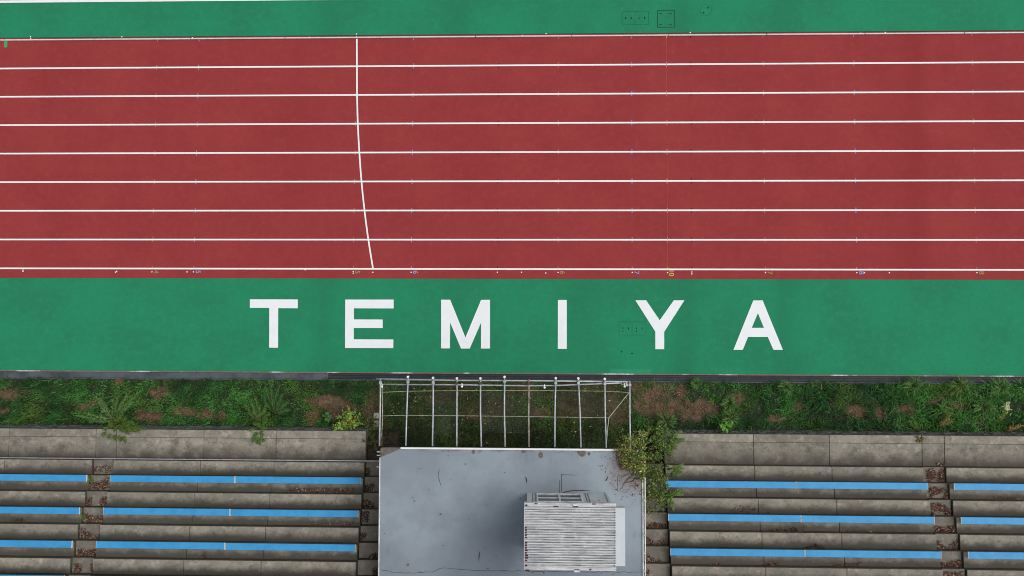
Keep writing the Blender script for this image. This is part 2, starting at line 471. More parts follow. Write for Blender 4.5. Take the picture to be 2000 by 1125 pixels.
# the six white letters
def letter(name, outline, ox, oy, s, hole=None):
    bm = bmesh.new()
    for loop in ([outline] + ([hole] if hole else [])):
        vs = [bm.verts.new((*W(ox + x / s, oy + y / s), 0.004)) for x, y in loop]
        for i in range(len(vs)): bm.edges.new((vs[i], vs[(i + 1) % len(vs)]))
    bmesh.ops.triangle_fill(bm, use_beauty=True, use_dissolve=False, edges=bm.edges[:])
    for f in bm.faces:
        f.normal_update()
        if f.normal.z < 0: f.normal_flip()
    me = bpy.data.meshes.new(name); bm.to_mesh(me); bm.free(); me.materials.append(m_letter)
    o = bpy.data.objects.new(name, me); COL.objects.link(o); o.parent = apron
    return o
A, Bq = (470, 570, 3.9216), (1060, 570, 4.0)
letter("letter", [(71, 57), (438, 58), (438, 126), (288, 125), (287, 428), (219, 427), (220, 123), (71, 122)], *A)['label'] = "white painted letter T"
letter("letter", [(802, 59), (1172, 59), (1172, 127), (868, 126), (868, 211), (1088, 212), (1088, 277), (867, 277), (867, 363), (1170, 365), (1169, 431), (800, 430)], *A)['label'] = "white painted letter E"
letter("letter", [(1536, 60), (1605, 60), (1722, 350), (1842, 61), (1910, 61), (1910, 434), (1841, 434), (1842, 235), (1755, 434), (1688, 434), (1605, 235), (1603, 433), (1536, 433)], *A)['label'] = "white painted letter M"
letter("letter", [(119, 63), (188, 63), (188, 445), (118, 445)], *Bq)['label'] = "white painted letter I"
letter("letter", [(724, 66), (808, 66), (914, 222), (1024, 66), (1107, 66), (949, 312), (949, 448), (880, 448), (880, 312)], *Bq)['label'] = "white painted letter Y"
letter("letter", [(1645, 67), (1718, 67), (1876, 453), (1803, 453), (1758, 352), (1604, 352), (1563, 453), (1490, 453)], *Bq, hole=[(1681, 166), (1728, 281), (1633, 281)])['label'] = "white painted letter A"

# raised white kerb rail along the inside of the track, in 4 m lengths
kr = empty("kerb_rail", (0, 11.63, 0), "raised white aluminium kerb rail along the inner edge of the red track", "kerb rail")
kx = W(742, 74)[0]
for i in range(-12, 13):
    x0 = kx + i * 4.03
    m_ = MB(); m_.box(x0 + 0.01, x0 + 4.02, 11.607, 11.662, 0.0, 0.05)
    m_.build("rail_section", m_kerb, kr, bevel=0.012)

# access covers let into the green strips
def cover_frame(b, x0, x1, y0, y1, w, z=0.0045, sides="lrtb"):
    if 't' in sides: b.rect(x0, x1, y1 - w, y1, z)
    if 'b' in sides: b.rect(x0, x1, y0, y0 + w, z)
    if 'l' in sides: b.rect(x0, x0 + w, y0 + w + .001, y1 - w - .001, z)
    if 'r' in sides: b.rect(x1 - w, x1, y0 + w + .001, y1 - w - .001, z)
def cover(px0, px1, py0, py1, w, m, holes, label, divider=None):
    (x0, y1), (x1, y0) = W(px0, py0), W(px1, py1)
    r = empty("access_cover", ((x0 + x1) / 2, (y0 + y1) / 2, 0), label, "access cover", "access covers in the green strips")
    MB().rect(x0, x1, y0, y1, 0.0015).build("cover_plate", m_green, r)
    b = MB(); cover_frame(b, x0, x1, y0, y1, w)
    if divider:
        xd = W(divider, (py0 + py1) / 2)[0]; b.rect(xd - w / 2, xd + w / 2, y0 + w, y1 - w, 0.0045)
    b.build("frame_groove", m, r)
    if holes:
        for hx, hy, hw, hh in holes:
            x, y = W(hx, hy); MB().rect(x - hw / 93, x + hw / 93, y - hh / 93, y + hh / 93, 0.0055).build("lifting_hole", m_hole, r)
    return r
cover(1214.5, 1267.5, 22, 48.5, 0.02, m_groove_faint, [(1222, 35.3, 2, 4), (1233, 35, 2, 3), (1248.3, 35.3, 1.6, 3), (1259.2, 35, 2, 4)],
      "double rectangular green cover beside the square one", 1240.5)
cover(1283.5, 1318.5, 19.8, 53.8, 0.032, m_groove, [(1290, 26.5, 6, .8), (1309, 26.5, 6, .8), (1290, 48, 6, .8), (1309, 48, 6, .8)],
      "square green cover with a thick dark outline")
cover(1208.7, 1262, 627.8, 655, 0.018, m_groove_faint, [(1216.5, 641, 1.4, 3), (1216.5, 646.5, 1.4, 2), (1227.5, 641.3, 1.4, 4), (1243, 641, 2.2, 2.4), (1243, 647, 2.6, 1.8), (1254, 641.3, 1.6, 2.8)],
      "faint rectangular green cover just left of the white letter Y", 1234.5)
cx, cy = W(1378.5, 20)
r = empty("access_cover", (cx, cy, 0), "round green cover with two dark lifting holes", "access cover", "access covers in the green strips")
MB().disc(cx, cy, 0.24, 0.0015, 32).build("cover_plate", m_green, r)
b = MB(); n = 40
b.add([(cx + rr * math.cos(2 * math.pi * k / n), cy + rr * math.sin(2 * math.pi * k / n), 0.0045) for k in range(n) for rr in (0.228, 0.245)],
      [(2 * k, 2 * k + 1, (2 * k + 3) % (2 * n), (2 * k + 2) % (2 * n)) for k in range(n)])
b.build("frame_groove", m_groove_faint, r)
for hx, hy in ((1382.5, 15.3), (1374.5, 24.7)): MB().disc(*W(hx, hy), 0.034, 0.0055).build("lifting_hole", m_hole, r)
for hx, hy in ((1214, 686.7), (1234.5, 690)): MB().disc(*W(hx, hy), 0.03, 0.0045).build("anchor_hole", m_hole, apron)

# ------------------------------------------------------------------ drain gutter between the green strip and the grass
MB().box(XL, XR, -2.455, -2.409, -0.3, 0.012).build("edging_strip", m_edge, kind='structure')
gy0, gy1 = -2.708, -2.466
x = -26.0; i = 0
xsplit = W(641, 734)[0]
while x < xsplit - 0.5:
    x1 = min(x + 2.0, xsplit)
    MB().box(x + 0.004, x1 - 0.004, gy0, gy1, -0.3, 0.006).build("drain_cover", m_cover, bevel=0.008,
        label="smooth grey concrete drain cover beside the grass left of the pipe frame", cat="drain cover", group="concrete drain covers")
    x = x1
x0 = W(1207.5, 737)[0]
n0 = math.ceil((x0 - xsplit) / 0.995)
proto = None
for i in range(-n0, 19):
    xa = max(x0 + i * 0.995, xsplit + 0.004); xb = x0 + (i + 1) * 0.995
    if i > -n0 and proto:
        g = proto.copy(); COL.objects.link(g); g.location.x = xa
        for ch in proto.children:
            c = ch.copy(); COL.objects.link(c); c.parent = g
        continue
    g = empty("drain_grate", (xa, gy0, 0), "black slotted drain grate between the green strip and the grass", "drain grate", "black drain grates in one row")
    full = xb - xa
    b = MB().box(xa + 0.006, xa + full - 0.006, gy0, gy1, -0.06, -0.006); o = b.build("grate_body", m_grate, g)
    b = MB()
    for yy in (-2.515, -2.60, -2.655): b.box(xa + 0.006, xa + full - 0.006, yy - .005, yy + .005, -0.0055, 0.0)
    b.box(xa + .001, xa + 0.0055, gy0, gy1, -0.06, 0.001)
    o2 = b.build("grate_rib", m_grate_rib, g)
    if abs(full - 0.995) < 1e-6: 
        proto = g
        for ch in (o, o2):                          # keep child data local to the empty so copies move with it
            ch.data.transform(Matrix.Translation((-xa, -gy0, 0))); ch.matrix_parent_inverse = Matrix.Identity(4)
MB().box(XL, XR, -2.76, -2.712, -0.3, -0.004).build("gutter_wall", m_cover, kind='structure')

# ------------------------------------------------------------------ the grass bank
def bank_z(x, y):
    x = np.asarray(x, float); y = np.asarray(y, float)
    t = np.clip((-2.76 - y) / 1.9, 0, 2)
    return 0.0 + 0.17 * t + 0.05 * (vnoise(x, y, 0.9, 3) - 0.4) * np.clip(t * 3, 0, 1)

nx, ny = 900, 60
gx = np.linspace(-30, 30, nx); gy = np.linspace(-2.762, -6.6, ny)
GX, GY = np.meshgrid(gx, gy)
V = np.c_[GX.ravel(), GY.ravel(), bank_z(GX, GY).ravel()]
F = np.array([(j * nx + i, (j + 1) * nx + i, (j + 1) * nx + i + 1, j * nx + i + 1) for j in range(ny - 1) for i in range(nx - 1)])
BANK = (V, F)

# worn, dead patches (centre x, y, half sizes in metres), surveyed from the photograph
PATCH = []
for px, py, rx, ry, s in ((22, 770, 28, 12, 1), (5, 802, 12, 7, .9), (165, 792, 20, 8, .9), (185, 787, 16, 7, .6), (290, 812, 26, 14, 1.1), (312, 768, 18, 14, 1), (365, 803, 24, 9, 1.1),
                          (405, 808, 18, 10, .9), (432, 812, 12, 9, .8), (228, 747, 8, 7, 1), (640, 786, 40, 12, 1), (612, 810, 14, 18, .7), (665, 800, 30, 22, .6), (735, 800, 20, 50, .55),
                          (1275, 790, 40, 34, 1.0), (1330, 770, 12, 16, 1.2), (1345, 800, 60, 20, .9), (1380, 792, 22, 14, 1.1), (1240, 760, 25, 20, .8), (1300, 757, 18, 8, .6),
                          (1440, 778, 13, 13, 1.2), (1560, 795, 12, 8, 1), (1512, 817, 20, 6, 1.1), (1670, 803, 16, 11, 1.1), (1720, 806, 11, 12, 1.2), (1770, 798, 18, 10, 1.1),
                          (1830, 782, 16, 10, .9), (1845, 803, 9, 9, 1), (1873, 790, 14, 10, 1.1), (1630, 785, 8, 5, .8), (1055, 805, 28, 10, 1.1), (1020, 760, 30, 12, .7), (880, 765, 40, 14, .55),
                          (960, 800, 70, 26, .5), (1130, 790, 60, 30, .6), (1200, 790, 30, 40, .75), (860, 782, 22, 10, .6), (910, 800, 25, 12, .6), (1150, 760, 40, 12, .5), (1215, 815, 18, 22, .9)):
    x, y = W(px, py, 0.12); PATCH.append((x, y, rx / 46.5, ry / 46.5, s))
def deadness(x, y):
    d = np.zeros_like(x)
    w = (vnoise(x, y, 0.22, 5) - 0.5) * 1.7
    for cx_, cy_, a_, b_, s_ in PATCH:
        q = ((x - cx_) / a_) ** 2 + ((y - cy_) / b_) ** 2
        d = np.maximum(d, s_ * np.clip(1.25 - q + w, 0, 1))
    d *= .35 + .95 * vnoise(x, y, .13, 51)
    d = np.where((x > 3.9) & (x < 8.6), d * .82, d)
    d = np.where((x > -5.3) & (x < 4.0), d * .75, d)
    return np.clip(d, 0, 1)

def lin(r, g, b): return np.array(S(r, g, b)[:3])
G_DARK, G_MID, G_LIGHT, G_YEL, G_DEAD, G_DEAD2, G_STRAW = (lin(27, 58, 28), lin(46, 94, 40), lin(76, 138, 56), lin(112, 136, 52), lin(168, 124, 100), lin(112, 82, 64), lin(150, 140, 84))

_d = deadness(BANK[0][:, 0], BANK[0][:, 1])[:, None] * .9
_n = vnoise(BANK[0][:, 0], BANK[0][:, 1], .11, 41)[:, None]
_live = lin(30, 36, 22) + (lin(46, 54, 30) - lin(30, 36, 22)) * _n
_dry = lin(58, 50, 38) + (lin(124, 100, 80) - lin(58, 50, 38)) * _n
np_mesh("grass_bank", BANK[0], BANK[1], m_grass, _live * (1 - _d) + _dry * _d, kind='structure')

FX0, FX1 = -6.5, 5.18                                     # the gap in the terrace where the building stands
def blades(N, xr, yr, L, Wd, lean, keep=None, tone=0.0, base=0.0, live=False):
    x = rng.uniform(*xr, N); y = rng.uniform(*yr, N)
    dead = deadness(x, y)
    den = vnoise(x, y, 0.34, 1) * .6 + vnoise(x, y, 0.12, 2) * .4
    ok = rng.random(N) < np.clip(den * 1.9 - 0.25, 0.12, 1) * (1 - 0.35 * dead)
    if keep is not None: ok &= keep(x, y)
    if live: ok &= dead < .12
    x, y, dead = x[ok], y[ok], dead[ok]; n = len(x)
    z = bank_z(x, y) - 0.01 + base
    tall = 0.65 + 0.9 * vnoise(x, y, 0.55, 9)
    l = rng.uniform(*L, n) * tall * (1 - 0.5 * dead); w = rng.uniform(*Wd, n) * (1 - .45 * dead)
    swirl = vnoise(x, y, 0.5, 14) * 9.0
    a = np.where(rng.random(n) < .6, swirl + rng.normal(0, .8, n), rng.uniform(0, 2 * np.pi, n))
    th = rng.uniform(*lean, n)                            # lean from vertical
    d = np.c_[np.cos(a), np.sin(a)]; p = np.c_[-np.sin(a), np.cos(a)]
    b0 = np.c_[x, y, z]
    mid = b0 + np.c_[d * (l * .5 * np.sin(th * .6))[:, None], l * .5 * np.cos(th * .6)]
    tip = mid + np.c_[d * (l * .55 * np.sin(np.minimum(th * 1.25, 1.65)))[:, None], l * .55 * np.cos(np.minimum(th * 1.25, 1.65))]
    pw = np.c_[p * (w / 2)[:, None], np.zeros(n)]
    V = np.stack([b0 - pw * .6, b0 + pw * .6, mid + pw, mid - pw, tip + pw * .12, tip - pw * .12], 1).reshape(-1, 3)
    i = np.arange(n)[:, None] * 6
    F = np.concatenate([i + np.array([0, 1, 2, 3]), i + np.array([3, 2, 4, 5])])
    t = np.clip((vnoise(x, y, 1.3, 21) - .5) * .85 + (vnoise(x, y, 0.28, 22) - .5) * .6 + .47 + rng.normal(0, .2, n) + tone, 0, 1)[:, None]
    c = np.where(t < .5, G_DARK + (G_MID - G_DARK) * t * 2, G_MID + (G_LIGHT - G_MID) * (t - .5) * 2)
    yl = (np.clip(vnoise(x, y, .9, 33) - .55, 0, 1) * 1.9 * rng.random(n))[:, None]
    c = c * (1 - yl) + G_YEL * yl
    dd = G_DEAD2 + (G_DEAD - G_DEAD2) * rng.random(n)[:, None]
    dm = (np.clip(dead * 1.35 + rng.normal(0, .18, n), 0, 1) * (dead > .05))[:, None]
    c = c * (1 - dm) + dd * dm
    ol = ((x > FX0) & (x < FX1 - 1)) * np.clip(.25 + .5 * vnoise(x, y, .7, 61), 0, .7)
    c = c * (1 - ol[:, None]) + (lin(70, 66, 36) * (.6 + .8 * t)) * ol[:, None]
    st = rng.random(n) < 0.007
    c[st] = G_STRAW * .8
    return V, F, np.repeat(c, 6, 0)

def stack(parts):
    Vs, Fs, Cs, o = [], [], [], 0
    for V_, F_, C_ in parts:
        Vs.append(V_); Fs.append(F_ + o); Cs.append(C_); o += len(V_)
    return np.concatenate(Vs), np.concatenate(Fs), np.concatenate(Cs)

front = lambda x, y: (y > -4.62) | ((x > FX0) & (x < FX1))
gp = [blades(52000, (-24.5, 22.5), (-4.62, -2.74), (.10, .22), (.012, .026), (.5, 1.35)),
      blades(26000, (-24.5, 22.5), (-4.60, -2.80), (.05, .10), (.03, .05), (1.1, 1.55), tone=.1, live=True),
      blades(9000, (-24.5, 22.5), (-4.60, -2.80), (.22, .42), (.014, .028), (.5, 1.2), keep=lambda x, y: (y < -4.2) | (x > 7) | (vnoise(x, y, 1.2, 8) > .6), tone=.05),
      blades(6000, (10, 22.5), (-4.60, -2.72), (.30, .52), (.016, .032), (.6, 1.3), keep=lambda x, y: vnoise(x, y, .6, 18) > .42, tone=.12),
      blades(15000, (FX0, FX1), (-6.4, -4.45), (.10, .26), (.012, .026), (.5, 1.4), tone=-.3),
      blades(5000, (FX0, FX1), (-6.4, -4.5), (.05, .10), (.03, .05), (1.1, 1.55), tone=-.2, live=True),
      blades(60000, (-24.5, 22.5), (-4.60, -2.80), (.12, .26), (.006, .011), (1.0, 1.5), keep=lambda x, y: deadness(x, y) > .12)]
V, F, C = stack(gp)
np_mesh("grass", V, F, m_grass, C, kind='stuff', label="rough grass with dead brown patches on the bank below the terraces", cat="grass")

# ------------------------------------------------------------------ terraces
RISE, GO, ZW = 0.20, 0.575, 1.20
tz = lambda k: ZW + RISE * k
ty = lambda k: -5.83 - GO * (k - 1)
NK = 14
def slab_parts(parent, name, xs, y_back, y_front, z, m, zb=-0.25, bev=0.012):
    for a_, b_ in zip(xs[:-1], xs[1:]):
        MB().box(a_ + 0.005, b_ - 0.005, y_back, y_front, zb, z).build(name, m, parent, bevel=bev)
def jx(px, py, z): return W(px, py, z)[0]
blocks = (("concrete seating terrace at the photo's lower left corner, left of the littered aisle", [-44, -30, jx(8, 910, 1.4), -17.40]),
          ("concrete seating terrace between the left aisle and the grey roof", [-16.55, jx(391, 910, 1.4), jx(535, 912, 1.4), -6.54]),
          ("concrete seating terrace between the creeper and the right aisle", [5.21, jx(1474, 925, 1.4), jx(1625, 928, 1.4), 15.08]),
          ("concrete seating terrace at the photo's lower right corner, right of the leaf-filled aisle", [15.93, 22.6, 30, 44]))
for label, xs in blocks:
    t = empty("seating_terrace", ((xs[0] + xs[-1]) / 2, ty(1), 0), label, "terrace", "concrete seating terraces")
    for k in range(1, NK):
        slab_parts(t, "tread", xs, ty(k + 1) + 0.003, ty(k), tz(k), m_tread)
# aisle stairs: a little lower than the treads beside them
for label, xa, xb, drop, k0 in (("narrow littered concrete stair aisle through the left terraces", -17.395, -16.555, 0.10, 1),
                                ("concrete stairs full of brown leaves through the right terraces", 15.085, 15.925, 0.10, 1),
                                ("dark concrete stairs along the left side of the grey roof", -6.535, -5.36, 0.24, -1),
                                ("concrete stairs overgrown by the creeper on the right of the grey roof", 3.90, 5.205, 0.24, -1)):
    t = empty("stairs", ((xa + xb) / 2, ty(k0), 0), label, "stairs", "stairs between the terraces")
    for k in range(k0, NK):
        yf = ty(k); yb = ty(k + 1) + 0.003
        if k == -1: yf = -4.76
        if k == 0: yf = -5.25 if k0 == -1 else yf
        if k == -1: yb = -5.25 + 0.003
        MB().box(xa, xb, yb, yf, -0.25, tz(k) - drop).build("step", m_step if k > 0 else m_step_dark, t, bevel=0.015)
# walkway slabs and the coping of the stone wall in front
for side, joints, label in ((-1, [-44, -30, jx(17, 870, 1.2), jx(187, 870, 1.2), jx(227, 870, 1.2), jx(398, 870, 1.2), jx(539, 875, 1.2), -6.54], "left"),
                            (1, [5.21, jx(1472, 885, 1.2), jx(1620, 885, 1.2), jx(1801, 890, 1.2), jx(1845, 892, 1.2), 22.4, 30, 44], "right")):
    w = empty("walkway", ((joints[0] + joints[-1]) / 2, -5.4, 0), kind='structure')
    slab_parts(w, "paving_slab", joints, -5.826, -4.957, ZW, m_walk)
    rw = empty("retaining_wall", ((joints[0] + joints[-1]) / 2, -4.64, 0),
               "dark stone-faced wall with pale coping below the %s terraces" % ("lower left" if side < 0 else "lower right"), "wall", "stone-faced walls below the terraces")
    slab_parts(rw, "coping", joints, -4.952, -4.64, ZW + 0.004, m_coping, zb=0.98)
    MB().box(joints[0], joints[-1], -4.952, -4.70, -0.25, 0.976).build("wall_core", m_stone, rw)
    b = MB(); rs = random.Random(5 + side)
    for row in range(3):
        zb = 0.08 + row * 0.3; x = joints[0] if side < 0 else joints[0] + 0.01
        xlo, xhi = max(joints[0], -26), min(joints[-1], 24)
        x = xlo + (row % 2) * 0.17
        while x < xhi - 0.2:
            wdt = rs.uniform(.28, .36); d = rs.uniform(0, .035)
            b.box(x + .012, min(x + wdt - .012, xhi), -4.699, -4.655 + d, zb + .01, zb + .288)
            x += wdt
    b.build("stone_facing", m_stone, rw, bevel=0.02)

# benches
def make_bench(name="bench"):
    L = 4.915
    r = empty(name)
    MB().box(0.012, L - 0.012, -0.252, 0, 0.16, 0.20).build("seat", m_seat, r, bevel=0.006)
    for x0 in (0.0, L - 0.011): MB().box(x0, x0 + 0.011, -0.256, 0.004, 0.155, 0.203).build("end_cap", m_cap, r)
    for xx in (0.45, L / 2, L - 0.45): MB().box(xx - .03, xx + .03, -0.22, -0.075, 0.0, 0.159).build("bracket", m_bracket, r)
    return r
bench0 = make_bench()
def copy_thing(o):
    c = o.copy(); COL.objects.link(c)
    for ch in o.children:
        d = ch.copy(); COL.objects.link(d); d.parent = c
    return c
first = True
rows = {2: "front", 4: "second", 6: "third", 8: "fourth"}
for k in (2, 4, 6, 8, 10, 12):
    rn = rows.get(k, "rearmost")
    for bx, where in ((-22.27, "in the lower left corner beyond the left aisle"), (-16.43, "just right of the left littered aisle"), (-11.48, "left of the stairs beside the grey roof"),
                      (5.16, "right of the creeper and its overgrown stairs"), (10.10, "just left of the leaf-filled right aisle"), (15.99, "in the lower right corner beyond the right aisle")):
        if k > 8: continue
        o = bench0 if first else copy_thing(bench0); first = False
        o.location = (bx, ty(k) + 0.078 + random.uniform(-.006, .006), tz(k))
        put(o, "blue plank bench, %s row, %s" % (rn, where), "bench", "blue benches on the terraces")
        if bx > 15 or k == 2:
            for ch in o.children:
                if ch.name.startswith("seat"):
                    ch.data = ch.data.copy(); ch.data.materials[0] = m_seat_light

# thin pipe along the foot of the first left step
p = MB().tube([(-44, -5.775, ZW + 0.17), (-6.5, -5.775, ZW + 0.17), (-5.46, -5.775, ZW + 0.17)], 0.022, 8)
pr = empty("pipe_rail", (-20, -5.775, ZW), "thin pale pipe running along the lowest step of the left terraces", "pipe")
p.build("pipe", m_steel, pr, smooth=True)
for xx in np.arange(-43.5, -6, 2.4):
    MB().box(xx - .02, xx + .02, -5.826, -5.76, ZW + 0.005, ZW + 0.15).build("pipe_clip", m_bracket, pr) if -25 < xx else None

# ------------------------------------------------------------------ building under the grey roof
ZR = 3.60
RX0, RX1, RY0, RY1 = -5.487, 4.03, -4.835, -13.5
bl = empty("clubhouse", (-0.7, -9, 0), "low building with a flat dirty grey roof between the two terraces", "building")
MB().box(RX0 + .045, RX1 - .06, RY1, RY0 - .035, ZR - 0.28, ZR).build("roof", m_roof, bl)
wall = MB()
wall.box(RX0 + .15, RX1 - .12, RY1 + .1, -6.35, -0.2, ZR - 0.283)
wall.build("wall", m_wall_paint, bl)
b = MB()
for i in range(5):
    b.box(-4.8 + i * 1.8, -3.3 + i * 1.8, -6.349, -6.33, 1.2, 2.6)
b.build("window", m_glass, bl)
b = MB(); b.box(RX0 + .78, RX1 - 0.55, RY0 - .0345, RY0 + .022, ZR - 0.05, ZR + 0.035); b.build("front_flashing", m_flash, bl)
b = MB(); b.box(RX0 + .008, RX0 + .044, RY1, RY0 - .35, ZR - 0.29, ZR + 0.03); b.build("side_flashing", m_white_metal, bl, bevel=.008)
b = MB(); b.box(RX1 - .058, RX1 - .02, RY1, -5.75, ZR - 0.29, ZR + 0.05); b.build("side_flashing", m_white_metal, bl, bevel=.006)
b = MB(); b.tube([(RX1 + .035, -5.8, ZR + .06), (RX1 + .04, RY1, ZR + .06)], 0.022, 8)
for yy in np.arange(-6.6, -13, -.62): b.box(RX1 - .02, RX1 + .055, yy - .014, yy + .014, ZR + .03, ZR + .10)
b.build("edge_pipe", m_white_metal, bl)
MB().add([(*W(743.5, 875.5, ZR), ZR + .004), (*W(743.2, 893, ZR), ZR + .004), (*W(752, 889.5, ZR), ZR + .004), (*W(766, 884, ZR), ZR + .004), (*W(783, 875.5, ZR), ZR + .004)], [(0, 1, 2, 3, 4)]).build("bare_patch", m_bare, bl)
for cx_, cy_, rr in ((1056, 889, 7), (1136, 884, 9), (1022, 880, 6), (925, 882, 5), (1150, 886, 4), (860, 1005, 3), (797, 1103, 4)):
    x, y = W(cx_, cy_, ZR); k = 9
    MB().add([(x + rr / 52 * random.uniform(.5, 1.1) * math.cos(2 * math.pi * i / k), y + rr / 52 * random.uniform(.5, 1.1) * math.sin(2 * math.pi * i / k), ZR + .004) for i in range(k)], [tuple(range(k))]).build("bare_patch", m_bare, bl)
def jag(pts, amp):
    out = []
    for (x0, y0), (x1, y1) in zip(pts[:-1], pts[1:]):
        n = max(2, int(math.hypot(x1 - x0, y1 - y0) / 6))
        for i in range(n): out.append((x0 + (x1 - x0) * i / n + random.uniform(-amp, amp), y0 + (y1 - y0) * i / n + random.uniform(-amp, amp)))
    return out + [pts[-1]]
b = MB()
b.ribbon([W(*q, ZR) for q in jag([(741, 1112), (770, 1118), (800, 1119), (845, 1117), (860, 1109), (890, 1111), (930, 1114), (1010, 1115), (1120, 1117), (1256, 1117)], .8)], .013, ZR + .0035)
b.ribbon([W(*q, ZR) for q in jag([(1097, 927), (1124, 928)], .3)], .014, ZR + .0035)
b.ribbon([W(*q, ZR) for q in jag([(1097, 926), (1096.5, 960)], .3)], .016, ZR + .0037)
b.ribbon([W(*q, ZR) for q in jag([(1093, 938), (1093, 962)], .3)], .012, ZR + .0039)
b.ribbon([W(*q, ZR) for q in jag([(1206, 930), (1206, 960)], .4)], .012, ZR + .0039)
b.ribbon([W(*q, ZR) for q in jag([(858, 915), (856, 930), (861, 948)], .6)], .016, ZR + .0039)
b.build("crack", m_black_mark, bl)
# pipe brackets on the left rim
for py in (883, 890, 912.5):
    x, y = W(738, py, ZR); MB().box(x - .05, x + .09, y - .02, y + .02, ZR - .10, ZR - .05).build("rim_bracket", m_steel, bl)

# dead twigs on the roof
for lab, q in (("curved brown stick on the roof beside the hut window", [(1100, 961.5), (1118, 957.8), (1137, 957.6), (1153, 958.6)]),
               ("short black twig standing out on the grey roof left of the hut", [(1027, 932), (1029, 938), (1028.5, 943)]),
               ("thin dark twig lying on the lower left of the grey roof", [(937.5, 1078), (936, 1087), (935.5, 1095)]),
               ("small bent twig on the grey roof near the creeper", [(1183, 939), (1186, 935), (1187.5, 931)])):
    pts_ = [(*W(*p_, ZR), ZR + .016) for p_ in q]
    put(MB().tube(pts_, [.013] * (len(pts_) - 1) + [.006], 6).build("twig", m_wood), lab, "twig", "twigs on the grey roof")

# ------------------------------------------------------------------ press hut on the roof
HZ = 2.0
hx0, hx1, hy0, hy1 = -0.135, 2.74, -6.40, -8.36
hut = empty("rooftop_hut", (1.3, -7.4, ZR), "small white hut with a rusty corrugated roof standing on the grey roof", "hut")
b = MB()
wz0, wz1, wx0, wx1 = ZR + 0.14, ZR + 1.22, jx(1048.5, 970, ZR + .7), jx(1137.5, 970, ZR + .7)
b.box(hx0, hx1, hy1, hy1 + .05, ZR, ZR + HZ)                       # rear
b.box(hx0, hx0 + .05, hy1 + .051, hy0, ZR, ZR + HZ)                # sides
b.box(hx1 - .05, hx1, hy1 + .051, hy0, ZR, ZR + HZ)
b.box(hx0 + .051, wx0, hy0 - .05, hy0, ZR, ZR + HZ)                # front, round the window
b.box(wx1, hx1 - .051, hy0 - .05, hy0, ZR, ZR + HZ)
b.box(wx0 + .001, wx1 - .001, hy0 - .05, hy0, ZR, wz0)
b.box(wx0 + .001, wx1 - .001, hy0 - .05, hy0, wz1, ZR + HZ)
b.build("wall", m_hut, hut)
b = MB().box(hx0 + .06, hx1 - .06, hy1 + .06, hy0 - .06, ZR + .01, ZR + .05); b.build("floor_board", m_dark, hut)
for px in (1040.5, 1045.5, 1144.5, 1149.5, 1184):
    xx = jx(px, 965, ZR + .5); MB().box(xx - .012, xx + .012, hy0, hy0 + .012, ZR + .02, ZR + HZ - .05).build("panel_seam", m_seam, hut)
wf = MB()
fw = .05
wf.box(wx0, wx1, hy0 - .03, hy0 + .03, wz0, wz0 + fw); wf.box(wx0, wx1, hy0 - .03, hy0 + .03, wz1 - fw, wz1)
wf.box(wx0, wx0 + fw, hy0 - .03, hy0 + .03, wz0 + fw, wz1 - fw); wf.box(wx1 - fw, wx1, hy0 - .03, hy0 + .03, wz0 + fw, wz1 - fw)
xm = (wx0 + wx1) / 2
wf.box(xm - .035, xm + .035, hy0 - .025, hy0 + .025, wz0 + fw, wz1 - fw)
zm = (wz0 + wz1) / 2
wf.box(wx0 + fw, xm - .036, hy0 - .02, hy0 + .02, zm - .022, zm + .022); wf.box(xm + .036, wx1 - fw, hy0 - .02, hy0 + .02, zm - .022, zm + .022)
wfo = wf.build("window", m_white_metal, hut)
MB().box(wx0 + fw, wx1 - fw, hy0 - .012, hy0 - .004, wz0 + fw, wz1 - fw).build("pane", m_glass, wfo)
MB().box(jx(1170, 965, ZR + 1), jx(1171.5, 965, ZR + 1), hy0 + .001, hy0 + .012, ZR + .9, ZR + 1.0).build("door_handle", m_seam, hut)
# corrugated roof sheet
rx0, rx1, ry0, ry1, rz = -0.225, 2.80, -6.205, -8.40, ZR + HZ + .02
nr = 24; b = MB(); prof = []
yy0, yy1 = ry0 - .12, ry1 + .10
for i in range(nr):
    p_ = (yy1 - yy0) / nr
    y_ = yy0 + i * p_
    for f_, h_ in ((0, 0), (.26, 0), (.34, .055), (.84, .055), (.94, .0)):
        prof.append((y_ + f_ * p_, rz + h_ + .0))
prof.append((yy1, rz))
vs = [(rx0 + .03, y_, z_) for y_, z_ in prof] + [(rx1 - .03, y_, z_) for y_, z_ in prof] 
n = len(prof)
vs += [(x_, y_, z_ - .012) for (x_, y_, z_) in vs]
fs = [(i, i + 1, n + i + 1, n + i) for i in range(n - 1)] + [(2 * n + i, 3 * n + i, 3 * n + i + 1, 2 * n + i + 1) for i in range(n - 1)]
b.add(vs, fs)
ro = b.build("corrugated_roof", m_corr, hut)
MB().box(rx0, rx1, ry0 - .13, ry0, rz - .10, rz + .045).build("front_trim", m_corr, hut, bevel=.01)
MB().box(rx0, rx1, ry1, ry1 + .11, rz - .10, rz + .045).build("rear_trim", m_corr, hut, bevel=.01)
MB().box(rx0, rx0 + .032, ry1 + .111, ry0 - .131, rz - .10, rz + .048).build("side_trim", m_corr, hut)
MB().box(rx1 - .030, rx1, ry1 + .111, ry0 - .131, rz - .10, rz + .045).build("side_trim", m_corr, hut)
b = MB()
for i in range(8, nr):                                             # rusted-through rib ends
    if random.random() < .75:
        y_ = yy0 + (i + .0) * (yy1 - yy0) / nr
        b.rect(rx0 + .034, rx0 + random.uniform(.08, .14), y_ - .06, y_ - .005, rz + .058)
